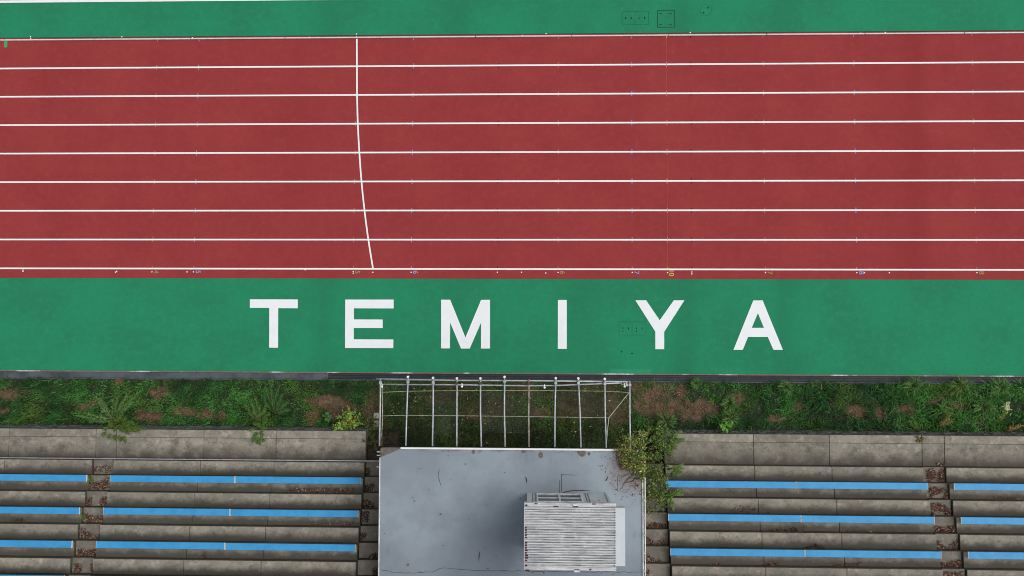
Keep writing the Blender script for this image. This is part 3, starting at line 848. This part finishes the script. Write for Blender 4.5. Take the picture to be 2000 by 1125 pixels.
for px, py, w_, h_ in ((1086, 989.5, 10, 2.2), (1124, 989.5, 10, 2), (1030, 1114, 8, 3), (1040, 1118, 3, 2), (1127, 1113, 10, 2), (1153, 1112.5, 4, 3), (1028, 987, 4, 3), (1047, 983.8, 6, 2), (1160, 984.5, 7, 2)):
    x, y = W(px, py, rz + .05); b.rect(x - w_ / 118, x + w_ / 118, y - h_ / 118, y + h_ / 118, rz + .049)
b.build("rust_patch", m_rust, hut)
b = MB()
for px, py in ((1124, 986.3), (1127, 1115.5)):
    x, y = W(px, py, rz + .05); b.box(x - .09, x + .09, y - .03, y + .03, rz + .046, rz + .075)
b.build("roof_clip", m_white_metal, hut)
# white side canopy
sz = ZR + 1.62
(cx0, cyb), (cx1, _) = W(1200, 1106, sz), W(1221.3, 1106, sz)
cyf = W(1210, 992, sz)[1]
MB().box(hx1 + .002, cx1, cyb, cyf, sz - .26, sz).build("side_canopy", m_shade_panel, hut, bevel=.01)

# ------------------------------------------------------------------ pipe frame in front of the roof
fr = empty("scaffold_canopy", (-0.7, -4.8, ZR), "grid of grey scaffold pipes reaching from the roof edge over the grass", "canopy frame")
ZF = 3.25
tops = (743, 797, 846, 892.5, 938.5, 985.5, 1033, 1085.5, 1129.5, 1181, 1230)
topy = (739.5, 737.5, 739.5, 740.5, 740.5, 737.5, 741, 740, 740.5, 741.5, 744)
bots = (741, 792.5, 844.5, 892, 940, 986.5, 1033, 1083.5, 1134.5, 1184, 1231)
for i, (a_, ya, c_) in enumerate(zip(tops, topy, bots)):
    T_ = Vector((*W(a_, ya, ZF), ZF)); zb = ZR - .06
    B_ = Vector((W(c_, 873 + (c_ - 741) * .012, zb)[0], RY0 + .06, zb))
    mid = (T_ + B_) / 2 + Vector((random.uniform(-.02, .02), 0, random.uniform(-.03, .01)))
    MB().tube([T_, (T_ + mid) / 2, mid, (mid + B_) / 2, B_], .028, 10).build("slope_pipe", m_steel_rusty if i == 6 else m_steel, fr, smooth=True)
    if i not in (0, 6, 10):
        MB().tube([T_ + Vector((0, .03, -.02)), T_ + Vector((0, .03, .06))], .045, 8).build("pipe_cap", m_bulb, fr)
    for (za, yy_) in ((ZF - .072, 747), ):
        pass
    for f_ in (0.06,):
        q = T_.lerp(B_, f_); MB().box(q.x - .05, q.x + .05, q.y - .05, q.y + .05, q.z - .07, q.z + .04).build("clamp", m_bracket if i in (3, 4, 6) else m_steel, fr, bevel=.01)
ZB = ZF - .07
MB().tube([(*W(735, 740, ZB), ZB), (*W(892, 743, ZB), ZB), (*W(1033, 743.5, ZB), ZB), (*W(1229, 745.5, ZB), ZB)], .029, 10).build("front_pipe", m_steel, fr, smooth=True)
MB().tube([(*W(741, 750.8, ZB), ZB), (*W(892, 751.5, ZB), ZB), (*W(1033, 753.5, ZB), ZB), (*W(1085, 753, ZB), ZB), (*W(1160, 750, ZB), ZB), (*W(1214, 748, ZB), ZB)], .026, 10).build("front_pipe", m_steel, fr, smooth=True)
MB().tube([(*W(1214, 745.5, ZB + .03), ZB + .03), (*W(1211.5, 748, ZB + .03), ZB + .03), (*W(1214, 750.5, ZB + .03), ZB + .03), (*W(1226, 749.5, ZB + .03), ZB + .03)], .014, 6).build("pulley_hook", m_steel, fr)
def cord(q, z, r=.010): MB().tube([(*W(x_, y_, zz), zz) for (x_, y_), zz in zip(q, z)], r, 6).build("cord", m_wire, fr)
z1 = ZF + .03
cord([(741, 766.5), (797, 764), (892, 763), (985, 763), (1085, 763), (1180, 764), (1229, 766.5)], [z1] * 7, .008)
cord([(742, 812.5), (792, 811), (892, 812), (985, 813), (1085, 814.5), (1184, 816), (1192, 816.5)], [z1 + .12] * 7, .008)
cord([(1229, 766.5), (1189, 816)], [z1, z1 + .12], .012)
cord([(1189, 816), (1186, 845), (1184.5, 866)], [z1 + .12, z1 + .2, ZR], .012)
cord([(746, 756), (747, 790), (746.5, 825), (745.5, 853)], [z1, z1 + .05, z1 + .1, z1 + .15], .011)
MB().box(W(744, 853, z1)[0], W(748.5, 853, z1)[0], RY0 + .03, W(746, 853, z1 + .15)[1], z1 + .1, z1 + .17).build("timber_batten", m_wood, fr)
for px, py in ((745.5, 755.5), (902, 755), (1063.5, 757), (1220, 754.8), (1224.5, 752.4)):
    x, y = W(px, py, ZF); bm = bmesh.new(); bmesh.ops.create_uvsphere(bm, u_segments=10, v_segments=7, radius=.045)
    bmesh.ops.translate(bm, vec=(x, y, ZF - .02), verts=bm.verts[:]); bmesh.ops.create_cone(bm, cap_ends=True, segments=8, radius1=.02, radius2=.02, depth=.10, matrix=Matrix.Translation((x, y + .06, ZF - .045)) @ Matrix.Rotation(math.pi / 2, 4, 'X'))
    me = bpy.data.meshes.new("pulley"); bm.to_mesh(me); bm.free(); me.materials.append(m_bulb)
    o = bpy.data.objects.new("pulley", me); COL.objects.link(o); o.parent = fr; o.matrix_parent_inverse = Matrix.Translation(fr.location).inverted()
# torn net hanging between some of the pipes
b = MB()
def net(px0, px1, py0, py1, zf, zb, step=.062):
    (xa, yf), (xb, _) = W(px0, py0, zf), W(px1, py0, zf); yb = W(px0, py1, zb)[1]
    n = int((xb - xa) / step); m = int((yf - yb) / step)
    def P(u, v):
        x = xa + (xb - xa) * u; y = yf + (yb - yf) * v
        return (x + .02 * math.sin(v * 9 + u * 4), y + .015 * math.sin(u * 8), zf + (zb - zf) * v - .10 * math.sin(math.pi * u) - .08 * math.sin(math.pi * v) + .02 * math.sin(u * 17 + v * 11))
    for i in range(n + 1):
        for j in range(0, m, 3):
            p_, q_ = Vector(P(i / n, j / m)), Vector(P(i / n, min(j + 3, m) / m)); b.add([p_ + Vector((-.004, 0, 0)), p_ + Vector((.004, 0, 0)), q_ + Vector((.004, 0, 0)), q_ + Vector((-.004, 0, 0))], [(0, 1, 2, 3)])
    for j in range(m + 1):
        for i in range(0, n, 3):
            p_, q_ = Vector(P(i / n, j / m)), Vector(P(min(i + 3, n) / n, j / m)); b.add([p_ + Vector((0, -.004, 0)), q_ + Vector((0, -.004, 0)), q_ + Vector((0, .004, 0)), p_ + Vector((0, .004, 0))], [(0, 1, 2, 3)])
net(847, 890, 766, 850, ZF - .02, ZF + .1)
net(939, 1031, 766, 845, ZF - .02, ZF + .1)
net(1034, 1056, 768, 812, ZF - .02, ZF + .06)
net(1086, 1128, 766, 800, ZF - .02, ZF + .05)
net(1132, 1178, 770, 812, ZF - .02, ZF + .06)
b.build("net", m_net, fr)

# ------------------------------------------------------------------ plants
def leaves(P, L, Wd, A, tilt, C, fold=0.0):
    """Rhombic leaf quads: points P(n,3), length, width, heading A, tilt below horizontal, colour."""
    n = len(P)
    d = np.c_[np.cos(A) * np.cos(tilt), np.sin(A) * np.cos(tilt), -np.sin(tilt)]
    s = np.c_[-np.sin(A), np.cos(A), rng.normal(0, .25, n)]
    l, w = L[:, None], Wd[:, None]
    V = np.stack([P, P + d * l * .45 + s * w * .5, P + d * l, P + d * l * .45 - s * w * .5], 1).reshape(-1, 3)
    F = np.arange(n)[:, None] * 4 + np.array([0, 1, 2, 3])
    return V, F, np.repeat(C, 4, 0)

def weed(name, px, py, z, tips, leaf_l, leaf_w, cols, label, cat, zt=0.9, per_m=40, group=None, spread=0.9, stem_col=(120, 130, 80), droop=.2):
    """Stems from the base to the surveyed tips (pixel x, y, tip height) with leaves along them."""
    bx, by = W(px, py, z)
    r = empty(name, (bx, by, z), label, cat, group)
    sb = MB(); parts = []
    for tp in tips:
        tz_ = tp[2] if len(tp) > 2 else z + zt
        T_ = Vector((*W(tp[0], tp[1], tz_), tz_)); B_ = Vector((bx + random.uniform(-.06, .06), by + random.uniform(-.06, .06), z - .03))
        pk = B_.lerp(T_, .5) + Vector((0, 0, abs(T_.z - B_.z) * .25 + droop))
        pts_ = [B_ * (1 - t) ** 2 + pk * 2 * t * (1 - t) + T_ * t * t for t in np.linspace(0, 1, 7)]
        sb.tube(pts_, [.012, .011, .010, .009, .007, .006, .004], 5)
        ln = sum((pts_[i + 1] - pts_[i]).length for i in range(6)); n = max(6, int(ln * per_m))
        t = rng.uniform(.15, 1.0, n)[:, None]
        P = np.array(B_) * (1 - t) ** 2 + np.array(pk) * 2 * t * (1 - t) + np.array(T_) * t * t
        head = math.atan2(T_.y - B_.y, T_.x - B_.x)
        A_ = head + rng.choice([-1, 1], n) * rng.uniform(.25, spread * 1.3, n)
        sz_ = (1.15 - .6 * t[:, 0])
        ci = rng.integers(0, len(cols), n)
        c = np.array([lin(*cols[q]) for q in ci]) * rng.uniform(.75, 1.2, n)[:, None]
        parts.append(leaves(P, rng.uniform(.7, 1.3, n) * leaf_l * sz_, rng.uniform(.8, 1.2, n) * leaf_w * sz_, A_, rng.normal(.05, .35, n), c))
    sb.build("stem", plain("stem_green", S(*stem_col)), r)
    V_, F_, C_ = stack(parts)
    np_mesh("foliage", V_, F_, m_leaf, C_, parent=r)
    return r
GREENS = [(62, 96, 40), (78, 112, 48), (50, 84, 36), (96, 122, 52)]
weed("tall_weed", 228, 822, .3, [(152, 811, .7), (165, 806, .9), (176, 822, .6), (196, 776, .9), (206, 790, .8), (188, 774, 1.0), (258, 786, 1.0), (263, 775, .9), (250, 770, .9), (232, 772, .8), (222, 782, .7)], .16, .022,
     [(58, 100, 44), (76, 116, 52), (110, 140, 78), (46, 82, 36)], "large feathery weed with pale stems hanging over the wall, left of the pipe frame", "weed", per_m=130, spread=.85, stem_col=(128, 140, 92))
weed("bushy_weed", 236, 828, .5, [(200, 850, 1.35), (212, 854, 1.3), (224, 858, 1.3), (236, 860, 1.3), (246, 862, 1.3), (252, 846, 1.35), (262, 842, 1.4), (272, 842, 1.3), (222, 840, 1.5), (240, 842, 1.5), (282, 838, 1.3), (214, 828, 1.0), (226, 820, 1.1), (246, 818, 1.1), (258, 824, 1.1), (268, 828, 1.0), (236, 812, 1.0), (205, 838, 1.3), (250, 832, 1.3)], .17, .022,
     [(58, 96, 34), (78, 112, 38), (46, 82, 30), (118, 126, 44)], "yellowish bushy weed spilling onto the pale coping below the left aisle", "weed", per_m=150)
weed("tall_weed", 512, 822, .35, [(478, 790, .8), (490, 780, 1.0), (500, 776, .9), (508, 792, 1.1), (520, 790, 1.0), (486, 806, .8), (526, 808, .9), (496, 800, 1.2)], .15, .024, GREENS, "green feathery weed at the wall, midway along the left grass", "weed", per_m=120)
weed("tall_weed", 538, 806, .3, [(520, 760, .9), (530, 752, 1.0), (542, 762, 1.0), (552, 770, .9), (560, 786, .8), (516, 776, .9), (548, 780, 1.1), (534, 774, 1.1), (564, 800, .6)], .16, .022, [(44, 82, 36), (54, 94, 42), (66, 104, 48)], "dark green feathery weed leaning toward the gutter in the left grass", "weed", per_m=120)
weed("hanging_weed", 506, 836, .9, [(494, 862, 1.25), (502, 866, 1.25), (508, 868, 1.25), (516, 862, 1.25), (498, 850, 1.4), (514, 850, 1.4), (490, 840, 1.2), (505, 832, 1.3), (520, 836, 1.2), (498, 826, 1.2)], .15, .02, [(70, 104, 38), (92, 118, 42), (54, 90, 34)], "light green weed drooping over the left coping", "weed", per_m=150)
weed("broadleaf_shrub", 682, 826, .35, [(655, 836, 1.0), (650, 846, 1.2), (664, 846, 1.1), (668, 796, .8), (680, 794, .9), (694, 800, .9), (700, 818, .8), (690, 824, 1.0), (672, 830, 1.1), (676, 812, 1.0), (660, 824, .9), (686, 838, .9), (650, 832, .9), (704, 808, .8), (708, 826, .7), (698, 834, .9), (658, 812, .7), (684, 806, 1.0), (668, 850, 1.22)], .16, .085,
     [(128, 160, 54), (104, 144, 46), (82, 124, 40), (120, 150, 50), (150, 104, 52), (148, 176, 74), (94, 132, 44)], "broad-leaved shrub with yellow-green and reddish leaves beside the left stairs", "shrub", per_m=24, spread=1.3)
weed("small_weed", 640, 815, .2, [(632, 812, .5), (636, 820, .5), (646, 812, .5), (642, 822, .5), (638, 806, .5)], .13, .03, [(62, 128, 62), (76, 142, 72)], "small bluish green weed left of the broad-leaved shrub", "weed", per_m=60)
weed("small_weed", 1417, 834, .5, [(1408, 832, 1.0), (1412, 840, 1.1), (1420, 842, 1.1), (1426, 832, 1.0), (1416, 826, 1.0), (1430, 824, .9)], .15, .04, [(92, 150, 46), (110, 166, 56), (76, 130, 42)], "bright green seedling at the coping of the right wall", "weed", per_m=60)
weed("small_weed", 1797, 858, 1.2, [(1790, 862, 1.26), (1796, 864, 1.27), (1803, 862, 1.27), (1806, 856, 1.27), (1788, 852, 1.26)], .09, .05, [(74, 60, 44), (112, 116, 50), (84, 72, 46)], "tuft of brown and olive moss on the right coping", "weed", per_m=70, zt=.08, droop=.02)
wf_ = weed("umbel_plant", 1942, 828, .3, [(1966, 792, 1.0), (1960, 800, .9), (1970, 798, 1.0)], .12, .02, [(140, 150, 60), (120, 136, 56)], "tall stem with a white flower head in the grass near the right edge", "wildflower", per_m=24, stem_col=(150, 160, 70))
n = 80; a_ = rng.uniform(0, 6.28, n); q_ = rng.normal(0, .085, (n, 2)); cxy = W(1967, 796, 1.0)
P = np.c_[cxy[0] + q_[:, 0] * .8, cxy[1] + q_[:, 1] * 1.3, 1.0 + rng.uniform(-.05, .06, n)]
np_mesh("flower_head", *leaves(P, np.full(n, .05), np.full(n, .045), a_, rng.normal(0, .3, n), np.tile(lin(214, 214, 186), (n, 1)))[:2], m_leaf, np.tile(lin(186, 188, 150), (4 * n, 1)), parent=wf_)
weed("straw_weed", 1840, 836, .3, [(1848, 815, .7), (1856, 806, .7), (1860, 818, .6), (1838, 822, .6)], .14, .016, [(150, 130, 80), (120, 104, 62)], "dry straw-coloured weed at the foot of the right wall", "weed", per_m=40, stem_col=(150, 130, 80))
weed("dry_weed", 1962, 838, .3, [(1990, 832, .5), (1982, 836, .5), (1974, 834, .5), (2002, 830, .5)], .14, .016, [(160, 124, 74), (130, 98, 60)], "rusty dry weed lying along the right wall near the photo edge", "weed", per_m=60, stem_col=(150, 120, 76))
# grass tussocks along the gutter and the wall
TG = [(54, 98, 42), (70, 120, 50), (88, 136, 60), (46, 84, 38)]
for px, py, rpx, lab in ((1785, 752, 26, "first bright grass tussock by the gutter, left of the yellower one"), (1872, 752, 26, "yellowish grass tussock overhanging the gutter at the right"),
                         (1955, 756, 28, "tall bright grass tussock by the gutter nearest the right edge"), (1535, 755, 16, "small grass tussock by the gutter above the bare spots"),
                         (1424, 788, 18, "fresh green grass tussock between two brown patches"), (1920, 795, 26, "dense tussock left of the white flower"), (1300, 822, 24, "dark grass tussock at the corner of the right wall"),
                         (1425, 815, 22, "broad dark tussock behind the bright seedling"), (1360, 750, 13, "small clump of grass by the gutter right of the pipe frame"), (300, 790, 15, "pale green clover clump in the left grass")):
    tips_ = []
    for i in range(26):
        a0 = random.uniform(0, 6.28); rr = rpx * random.uniform(.4, 1)
        tips_.append((px + rr * math.cos(a0), py + rr * math.sin(a0) * .8, bank_z(W(px, py)[0], W(px, py)[1]).item() + random.uniform(.18, .45)))
    weed("grass_tussock", px, py, float(bank_z(*W(px, py, .1))), tips_, .22, .018, TG if px != 1872 else [(110, 126, 48), (92, 122, 46), (72, 110, 44)], lab, "grass clump", per_m=26, group="grass tussocks on the bank", spread=.3, droop=.08)
for px, py, tp, lab in ((727, 868, [(716, 872, .9), (722, 878, .95), (732, 872, 1.0), (736, 862, .95), (728, 858, .9), (718, 864, .9), (736, 878, 1.0)], "low dark weed filling the bottom step beside the roof corner"),
                        (716, 858, [(712, 842, .9), (722, 846, .9), (728, 852, 1.0), (718, 866, 1.0), (726, 868, 1.0), (710, 862, 1.3), (733, 846, .8), (722, 838, .8), (732, 862, 1.0)], "tangled dark weed over the bottom steps left of the roof"),
                        (722, 828, [(712, 822, .6), (718, 816, .6), (730, 820, .6), (736, 828, .7), (726, 840, .8), (714, 836, .8), (734, 838, .8), (706, 828, .6)], "olive weed in front of the bottom steps left of the roof")):
    weed("small_weed", px, py, .35, tp, .14, .026, [(44, 58, 30), (60, 76, 36), (84, 86, 44), (50, 70, 34)], lab, "weed", per_m=130)
# concrete slabs half sunk in the grass at the foot of the stairs
for lab, px0, px1, py0, py1, z in (("flat grey-brown stone slab lying in the grass under the large weed", 196, 240, 800.5, 807, .22), ("lower stone slab half hidden by the large weed", 204, 226, 813, 819, .3),
                                   ("pale concrete block in the grass beside the left pipe of the frame", 729, 742, 806, 818, .22), ("second pale block nearer the stairs beside the pipe frame", 729, 739, 821, 834, .28)):
    (x0_, y1_), (x1_, y0_) = W(px0, py0, z), W(px1, py1, z)
    put(MB().box(x0_, x1_, y0_, y1_, -.1, z).build("stone_slab", m_coping, bevel=.02), lab, "stone slab", "stone slabs in the grass")

# creeper over the right roof corner and the stairs
poly = [(1203, 858), (1212, 848), (1240, 846), (1262, 838), (1290, 832), (1322, 848), (1318, 872), (1304, 902), (1306, 930), (1298, 960), (1299, 990), (1282, 1003), (1264, 1004), (1262, 970), (1258, 940), (1244, 938), (1226, 922), (1212, 905)]
def inside(x, y, P):
    c = np.zeros(len(x), bool); j = len(P) - 1
    for i in range(len(P)):
        xi, yi = P[i]; xj, yj = P[j]
        c ^= ((yi > y) != (yj > y)) & (x < (xj - xi) * (y - yi) / (yj - yi + 1e-9) + xi); j = i
    return c
def cover_leaves(N, poly, zf, Lr, Wr, colf):
    P_ = np.array(poly); x = rng.uniform(P_[:, 0].min(), P_[:, 0].max(), N); y = rng.uniform(P_[:, 1].min(), P_[:, 1].max(), N)
    jx_, jy_ = rng.normal(0, 4, N), rng.normal(0, 4, N)
    k = inside(x + jx_, y + jy_, poly) & (rng.random(N) < np.clip(vnoise(x, y, 11, 4) * 1.7 + vnoise(x, y, 4, 6) * .9 - .75, .04, 1)); x, y = x[k], y[k]; n = len(x)
    z = zf(x, y)
    pts_ = np.array([W3(a_, b_, c_) for a_, b_, c_ in zip(x, y, z)])
    return leaves(pts_, rng.uniform(*Lr, n), rng.uniform(*Wr, n), rng.uniform(0, 6.28, n), rng.normal(.2, .4, n), colf(x, y, n))
def crz(x, y):
    n = len(x)
    roof_ = (x < 1258) & (y > 876)
    z = np.where(roof_, ZR + .03 + rng.uniform(0, .30, n), 0)
    hang = (~roof_) & (x < 1262)
    z = np.where(hang, 2.6 + rng.uniform(0, 1.1, n), z)
    k_ = np.clip((-W(1280, 905, 1.4)[1] + 0) * 0 + (y - 905) / 33.0 + 1, -2, 6)
    z = np.where((~roof_) & (~hang), 1.25 + .2 * (k_ - 1) + rng.uniform(0, .7, n), z)
    return z
def crc(x, y, n):
    pal = np.array([lin(96, 120, 46), lin(72, 104, 40), lin(132, 140, 60), lin(48, 72, 30), lin(150, 144, 70), lin(176, 186, 110), lin(112, 84, 48)])
    i = rng.choice(7, n, p=[.24, .22, .16, .18, .08, .05, .07])
    c = pal[i]
    e = np.clip(1 - (x - 1203) / 55 + (y - 905) / 110 + rng.normal(0, .25, n), 0, 1)
    rust_ = (rng.random(n) < e * .35)
    c[rust_] = lin(112, 62, 44)
    c = np.where((y < 872)[:, None] & (x > 1262)[:, None], c * np.array([.55, .75, .6]), c)
    c = np.where(((x > 1259) & (y > 872))[:, None], c * np.array([.62, .72, .62]), c)
    return c * rng.uniform(.55, 1.25, n)[:, None]
cr = empty("creeper", (3.6, -5.4, 1.4), "yellow-green creeper sprawling over the right corner of the grey roof and the stairs", "creeper")
np_mesh("foliage", *(lambda t: (t[0], t[1], m_leaf, t[2]))(cover_leaves(17000, poly, crz, (.05, .13), (.02, .055), crc)), parent=cr)
# dead rusty margin lying on the roof
marg = [(1203, 872), (1214, 880), (1214, 905), (1228, 925), (1246, 942), (1254, 950), (1252, 968), (1240, 960), (1236, 944), (1218, 930), (1206, 908), (1208, 888), (1198, 884)]
np_mesh("dead_foliage", *(lambda t: (t[0], t[1], m_litter, t[2]))(cover_leaves(1600, marg, lambda x, y: ZR + .015 + rng.uniform(0, .05, len(x)), (.05, .10), (.02, .04),
        lambda x, y, n: np.array([lin(96, 54, 40), lin(120, 74, 52), lin(140, 104, 70)])[rng.integers(0, 3, n)])), parent=cr)
b = MB()
for i in range(16):
    x0_, y0_ = random.uniform(1212, 1256), random.uniform(880, 945); q = [(x0_, y0_)]
    for j in range(4): q.append((q[-1][0] - random.uniform(0, 9), q[-1][1] + random.uniform(-4, 9)))
    b.tube([(*W(*p_, ZR), ZR + .02 + .02 * random.random()) for p_ in q], [.010, .009, .008, .006, .004], 5)
b.build("vine", m_wood, cr)
FERN = [(76, 116, 44), (96, 136, 52), (62, 98, 40), (118, 140, 60)]
weed("fern", 1300, 862, .9, [(1330, 842, 1.35), (1326, 858, 1.3), (1322, 876, 1.3), (1314, 890, 1.3), (1318, 850, 1.5), (1308, 880, 1.4), (1336, 858, 1.24), (1310, 866, 1.5), (1296, 846, 1.2), (1304, 838, 1.1), (1290, 856, 1.2), (1300, 884, 1.5), (1292, 874, 1.3)], .15, .024, FERN, "bright fern arching onto the left end of the right coping", "fern", per_m=170)
weed("fern", 1298, 918, 1.1, [(1334, 906, 1.55), (1332, 922, 1.5), (1324, 928, 1.5), (1318, 912, 1.7), (1336, 914, 1.5)], .11, .028, FERN, "fern sprays on the lowest step above the first bench", "fern", per_m=170)
weed("fern", 1298, 964, 1.5, [(1328, 962, 1.85), (1334, 966, 1.8), (1314, 972, 1.9), (1318, 985, 1.9), (1306, 978, 2.0), (1330, 956, 1.8), (1316, 996, 1.9)], .11, .026, FERN, "fern sprays behind the first bench right of the creeper", "fern", per_m=170)
for px, py, z, lab in ((177, 938, 1.62, "small green weed at the left edge of the littered aisle beside the front bench"), (161, 1010, 2.02, "small green weed in the left aisle beside the second bench row")):
    weed("small_weed", px, py, z - .1, [(px - 5, py + 3, z), (px + 3, py - 4, z), (px + 2, py + 6, z), (px - 3, py - 5, z), (px + 5, py + 2, z)], .09, .03, [(70, 96, 44), (88, 112, 50)], lab, "weed", per_m=90, zt=.1, droop=.03)

# ------------------------------------------------------------------ fallen leaves
def litter(poly, z, N, size=(.035, .075), dark=1.0):
    N = int(N * 1.5)
    P_ = np.array(poly); x = rng.uniform(P_[:, 0].min(), P_[:, 0].max(), N); y = rng.uniform(P_[:, 1].min(), P_[:, 1].max(), N)
    k = inside(x + rng.normal(0, 1.2, N), y + rng.normal(0, 1.2, N), poly); x, y = x[k], y[k]; n = len(x)
    pts_ = np.array([W3(a_, b_, z + .012) for a_, b_ in zip(x, y)]); pts_[:, 2] += rng.uniform(0, .03, n)
    pal = np.array([lin(78, 50, 42), lin(98, 64, 52), lin(60, 42, 37), lin(142, 108, 84), lin(188, 164, 140), lin(46, 34, 31)])
    c = pal[rng.choice(6, n, p=[.28, .22, .22, .13, .05, .10])] * rng.uniform(.8, 1.2, n)[:, None] * dark
    return leaves(pts_, rng.uniform(*size, n), rng.uniform(size[0] * .5, size[1] * .6, n), rng.uniform(0, 6.28, n), rng.normal(0, .25, n), c)
q = []
la = lambda k: tz(k) - .10
ls = lambda k: tz(k) - .24
q += [litter([(181, 906), (188, 914), (200, 910), (218, 910), (220, 921), (182, 922)], la(1), 130), litter([(174, 940), (190, 942), (205, 936), (213, 930), (214, 955), (174, 956)], la(2), 420),
      litter([(168, 968), (178, 975), (182, 985), (168, 987)], la(3), 130), litter([(196, 976), (207, 968), (208, 986), (194, 986)], la(3), 130),
      litter([(163, 1002), (178, 1008), (192, 1008), (202, 1004), (202, 1019), (163, 1019)], la(4), 330), litter([(157, 1030), (170, 1038), (185, 1046), (196, 1044), (196, 1053), (157, 1053)], la(5), 260),
      litter([(152, 1070), (170, 1076), (190, 1072), (191, 1086), (152, 1086)], la(6), 330), litter([(146, 1100), (158, 1106), (160, 1118), (146, 1118)], la(7), 150), litter([(176, 1104), (186, 1098), (186, 1118), (178, 1116)], la(7), 110)]
q += [litter([(1809, 918), (1822, 916), (1830, 924), (1842, 916), (1848, 920), (1846, 938), (1836, 940), (1826, 934), (1812, 944)], la(1), 600), litter([(1815, 948), (1832, 952), (1846, 954), (1836, 962), (1824, 968), (1814, 974)], la(2), 380),
      litter([(1846, 958), (1854, 956), (1856, 976), (1844, 974)], la(2), 160), litter([(1818, 982), (1836, 982), (1848, 990), (1860, 996), (1862, 1009), (1850, 1006), (1836, 998), (1820, 998)], la(3), 560), litter([(1819, 998), (1828, 1004), (1826, 1010), (1819, 1010)], la(3), 60),
      litter([(1824, 1028), (1840, 1030), (1856, 1028), (1866, 1024), (1867, 1043), (1824, 1043)], la(4), 520), litter([(1829, 1052), (1842, 1064), (1848, 1072), (1858, 1062), (1870, 1050), (1871, 1075), (1829, 1076)], la(5), 360),
      litter([(1834, 1098), (1850, 1100), (1876, 1092), (1878, 1111), (1834, 1111)], la(6), 420), litter([(1840, 1117), (1880, 1117), (1880, 1125), (1840, 1125)], la(7), 130)]
q += [litter([(714, 914), (722, 914), (724, 926), (713, 930)], ls(1), 90, dark=.7), litter([(712, 856), (738, 856), (738, 898), (713, 898)], .86, 260, dark=.55), litter([(712, 948), (720, 946), (731, 942), (730, 952), (718, 962), (711, 962)], ls(2), 170, dark=.7), litter([(707, 972), (722, 978), (732, 986), (730, 994), (706, 994)], ls(3), 220, dark=.7),
      litter([(706, 1000), (722, 998), (720, 1010), (716, 1020), (704, 1020)], ls(4), 160, dark=.7), litter([(703, 1042), (718, 1040), (714, 1050), (704, 1056)], ls(5), 110, dark=.7), litter([(720, 1084), (737, 1078), (737, 1093), (720, 1092)], ls(6), 90, dark=.7), litter([(728, 1110), (737, 1106), (737, 1124), (726, 1124)], ls(7), 80, dark=.7)]
q += [litter([(1264, 1022), (1280, 1020), (1300, 1024), (1300, 1036), (1264, 1038)], ls(4), 300), litter([(1262, 1046), (1272, 1056), (1284, 1060), (1294, 1052), (1300, 1054), (1300, 1069), (1262, 1070)], ls(5), 320), litter([(1262, 1078), (1274, 1088), (1290, 1096), (1302, 1100), (1302, 1104), (1262, 1104)], ls(6), 260), litter([(1262, 1110), (1268, 1114), (1268, 1125), (1262, 1125)], ls(7), 40)]
q += [litter([(560, 955), (600, 953), (690, 955), (692, 962), (560, 962)], tz(2), 300), litter([(600, 1022), (690, 1020), (690, 1026), (600, 1026)], tz(4), 60),
      litter([(1500, 1034), (1570, 1030), (1572, 1038), (1500, 1039)], tz(4), 110, dark=.6), litter([(1580, 1066), (1600, 1062), (1612, 1071), (1570, 1072)], tz(5), 110, dark=.5), litter([(1495, 1102), (1520, 1098), (1518, 1107), (1488, 1107)], tz(6), 90),
      litter([(1390, 1102), (1408, 1100), (1408, 1106), (1388, 1106)], tz(6), 50), litter([(1600, 1104), (1680, 1098), (1680, 1108), (1600, 1108)], tz(6), 110), litter([(1828, 902), (1846, 904), (1844, 910), (1830, 910)], ZW, 60), litter([(1640, 1036), (1760, 1036), (1760, 1040), (1640, 1040)], tz(4), 60),
      litter([(1425, 990), (1475, 988), (1475, 1004), (1425, 1004)], tz(3), 22, dark=.4), litter([(1500, 995), (1600, 985), (1600, 1004), (1500, 1004)], tz(3), 18, dark=.4), litter([(1940, 968), (1990, 970), (1990, 976), (1940, 976)], tz(2), 40), litter([(20, 1012), (50, 1012), (50, 1020), (20, 1020)], tz(4), 40, dark=.6), litter([(395, 1082), (405, 1080), (405, 1090), (395, 1090)], tz(6), 40)]
q += [litter([(745, 880), (1250, 885), (1250, 1120), (745, 1120)], ZR, 34, (.02, .07), .5), litter([(1150, 880), (1215, 885), (1250, 1000), (1200, 960)], ZR, 190, (.02, .06), .8)]
V, F, C = stack(q)
np_mesh("leaf_litter", V, F, m_litter, C, kind='stuff', label="brown fallen leaves gathered on the stairs and terrace steps", cat="leaf litter")
put(litter_ := np_mesh("leaf_litter", *(lambda t: (t[0], t[1], m_litter, t[2]))(stack([leaves(np.array([W3(a_, b_, .24 + c_) for a_, b_, c_ in zip(rng.uniform(760, 1230, 70), rng.uniform(760, 868, 70), rng.uniform(0, .1, 70))]),
    rng.uniform(.05, .13, 70), rng.uniform(.02, .05, 70), rng.uniform(0, 6.28, 70), rng.normal(0, .2, 70), np.tile(lin(176, 160, 128), (70, 1)) * rng.uniform(.6, 1.1, 70)[:, None])]))),
    "pale dry scraps scattered on the shaded grass under the pipe frame", "leaf litter", kind='stuff')
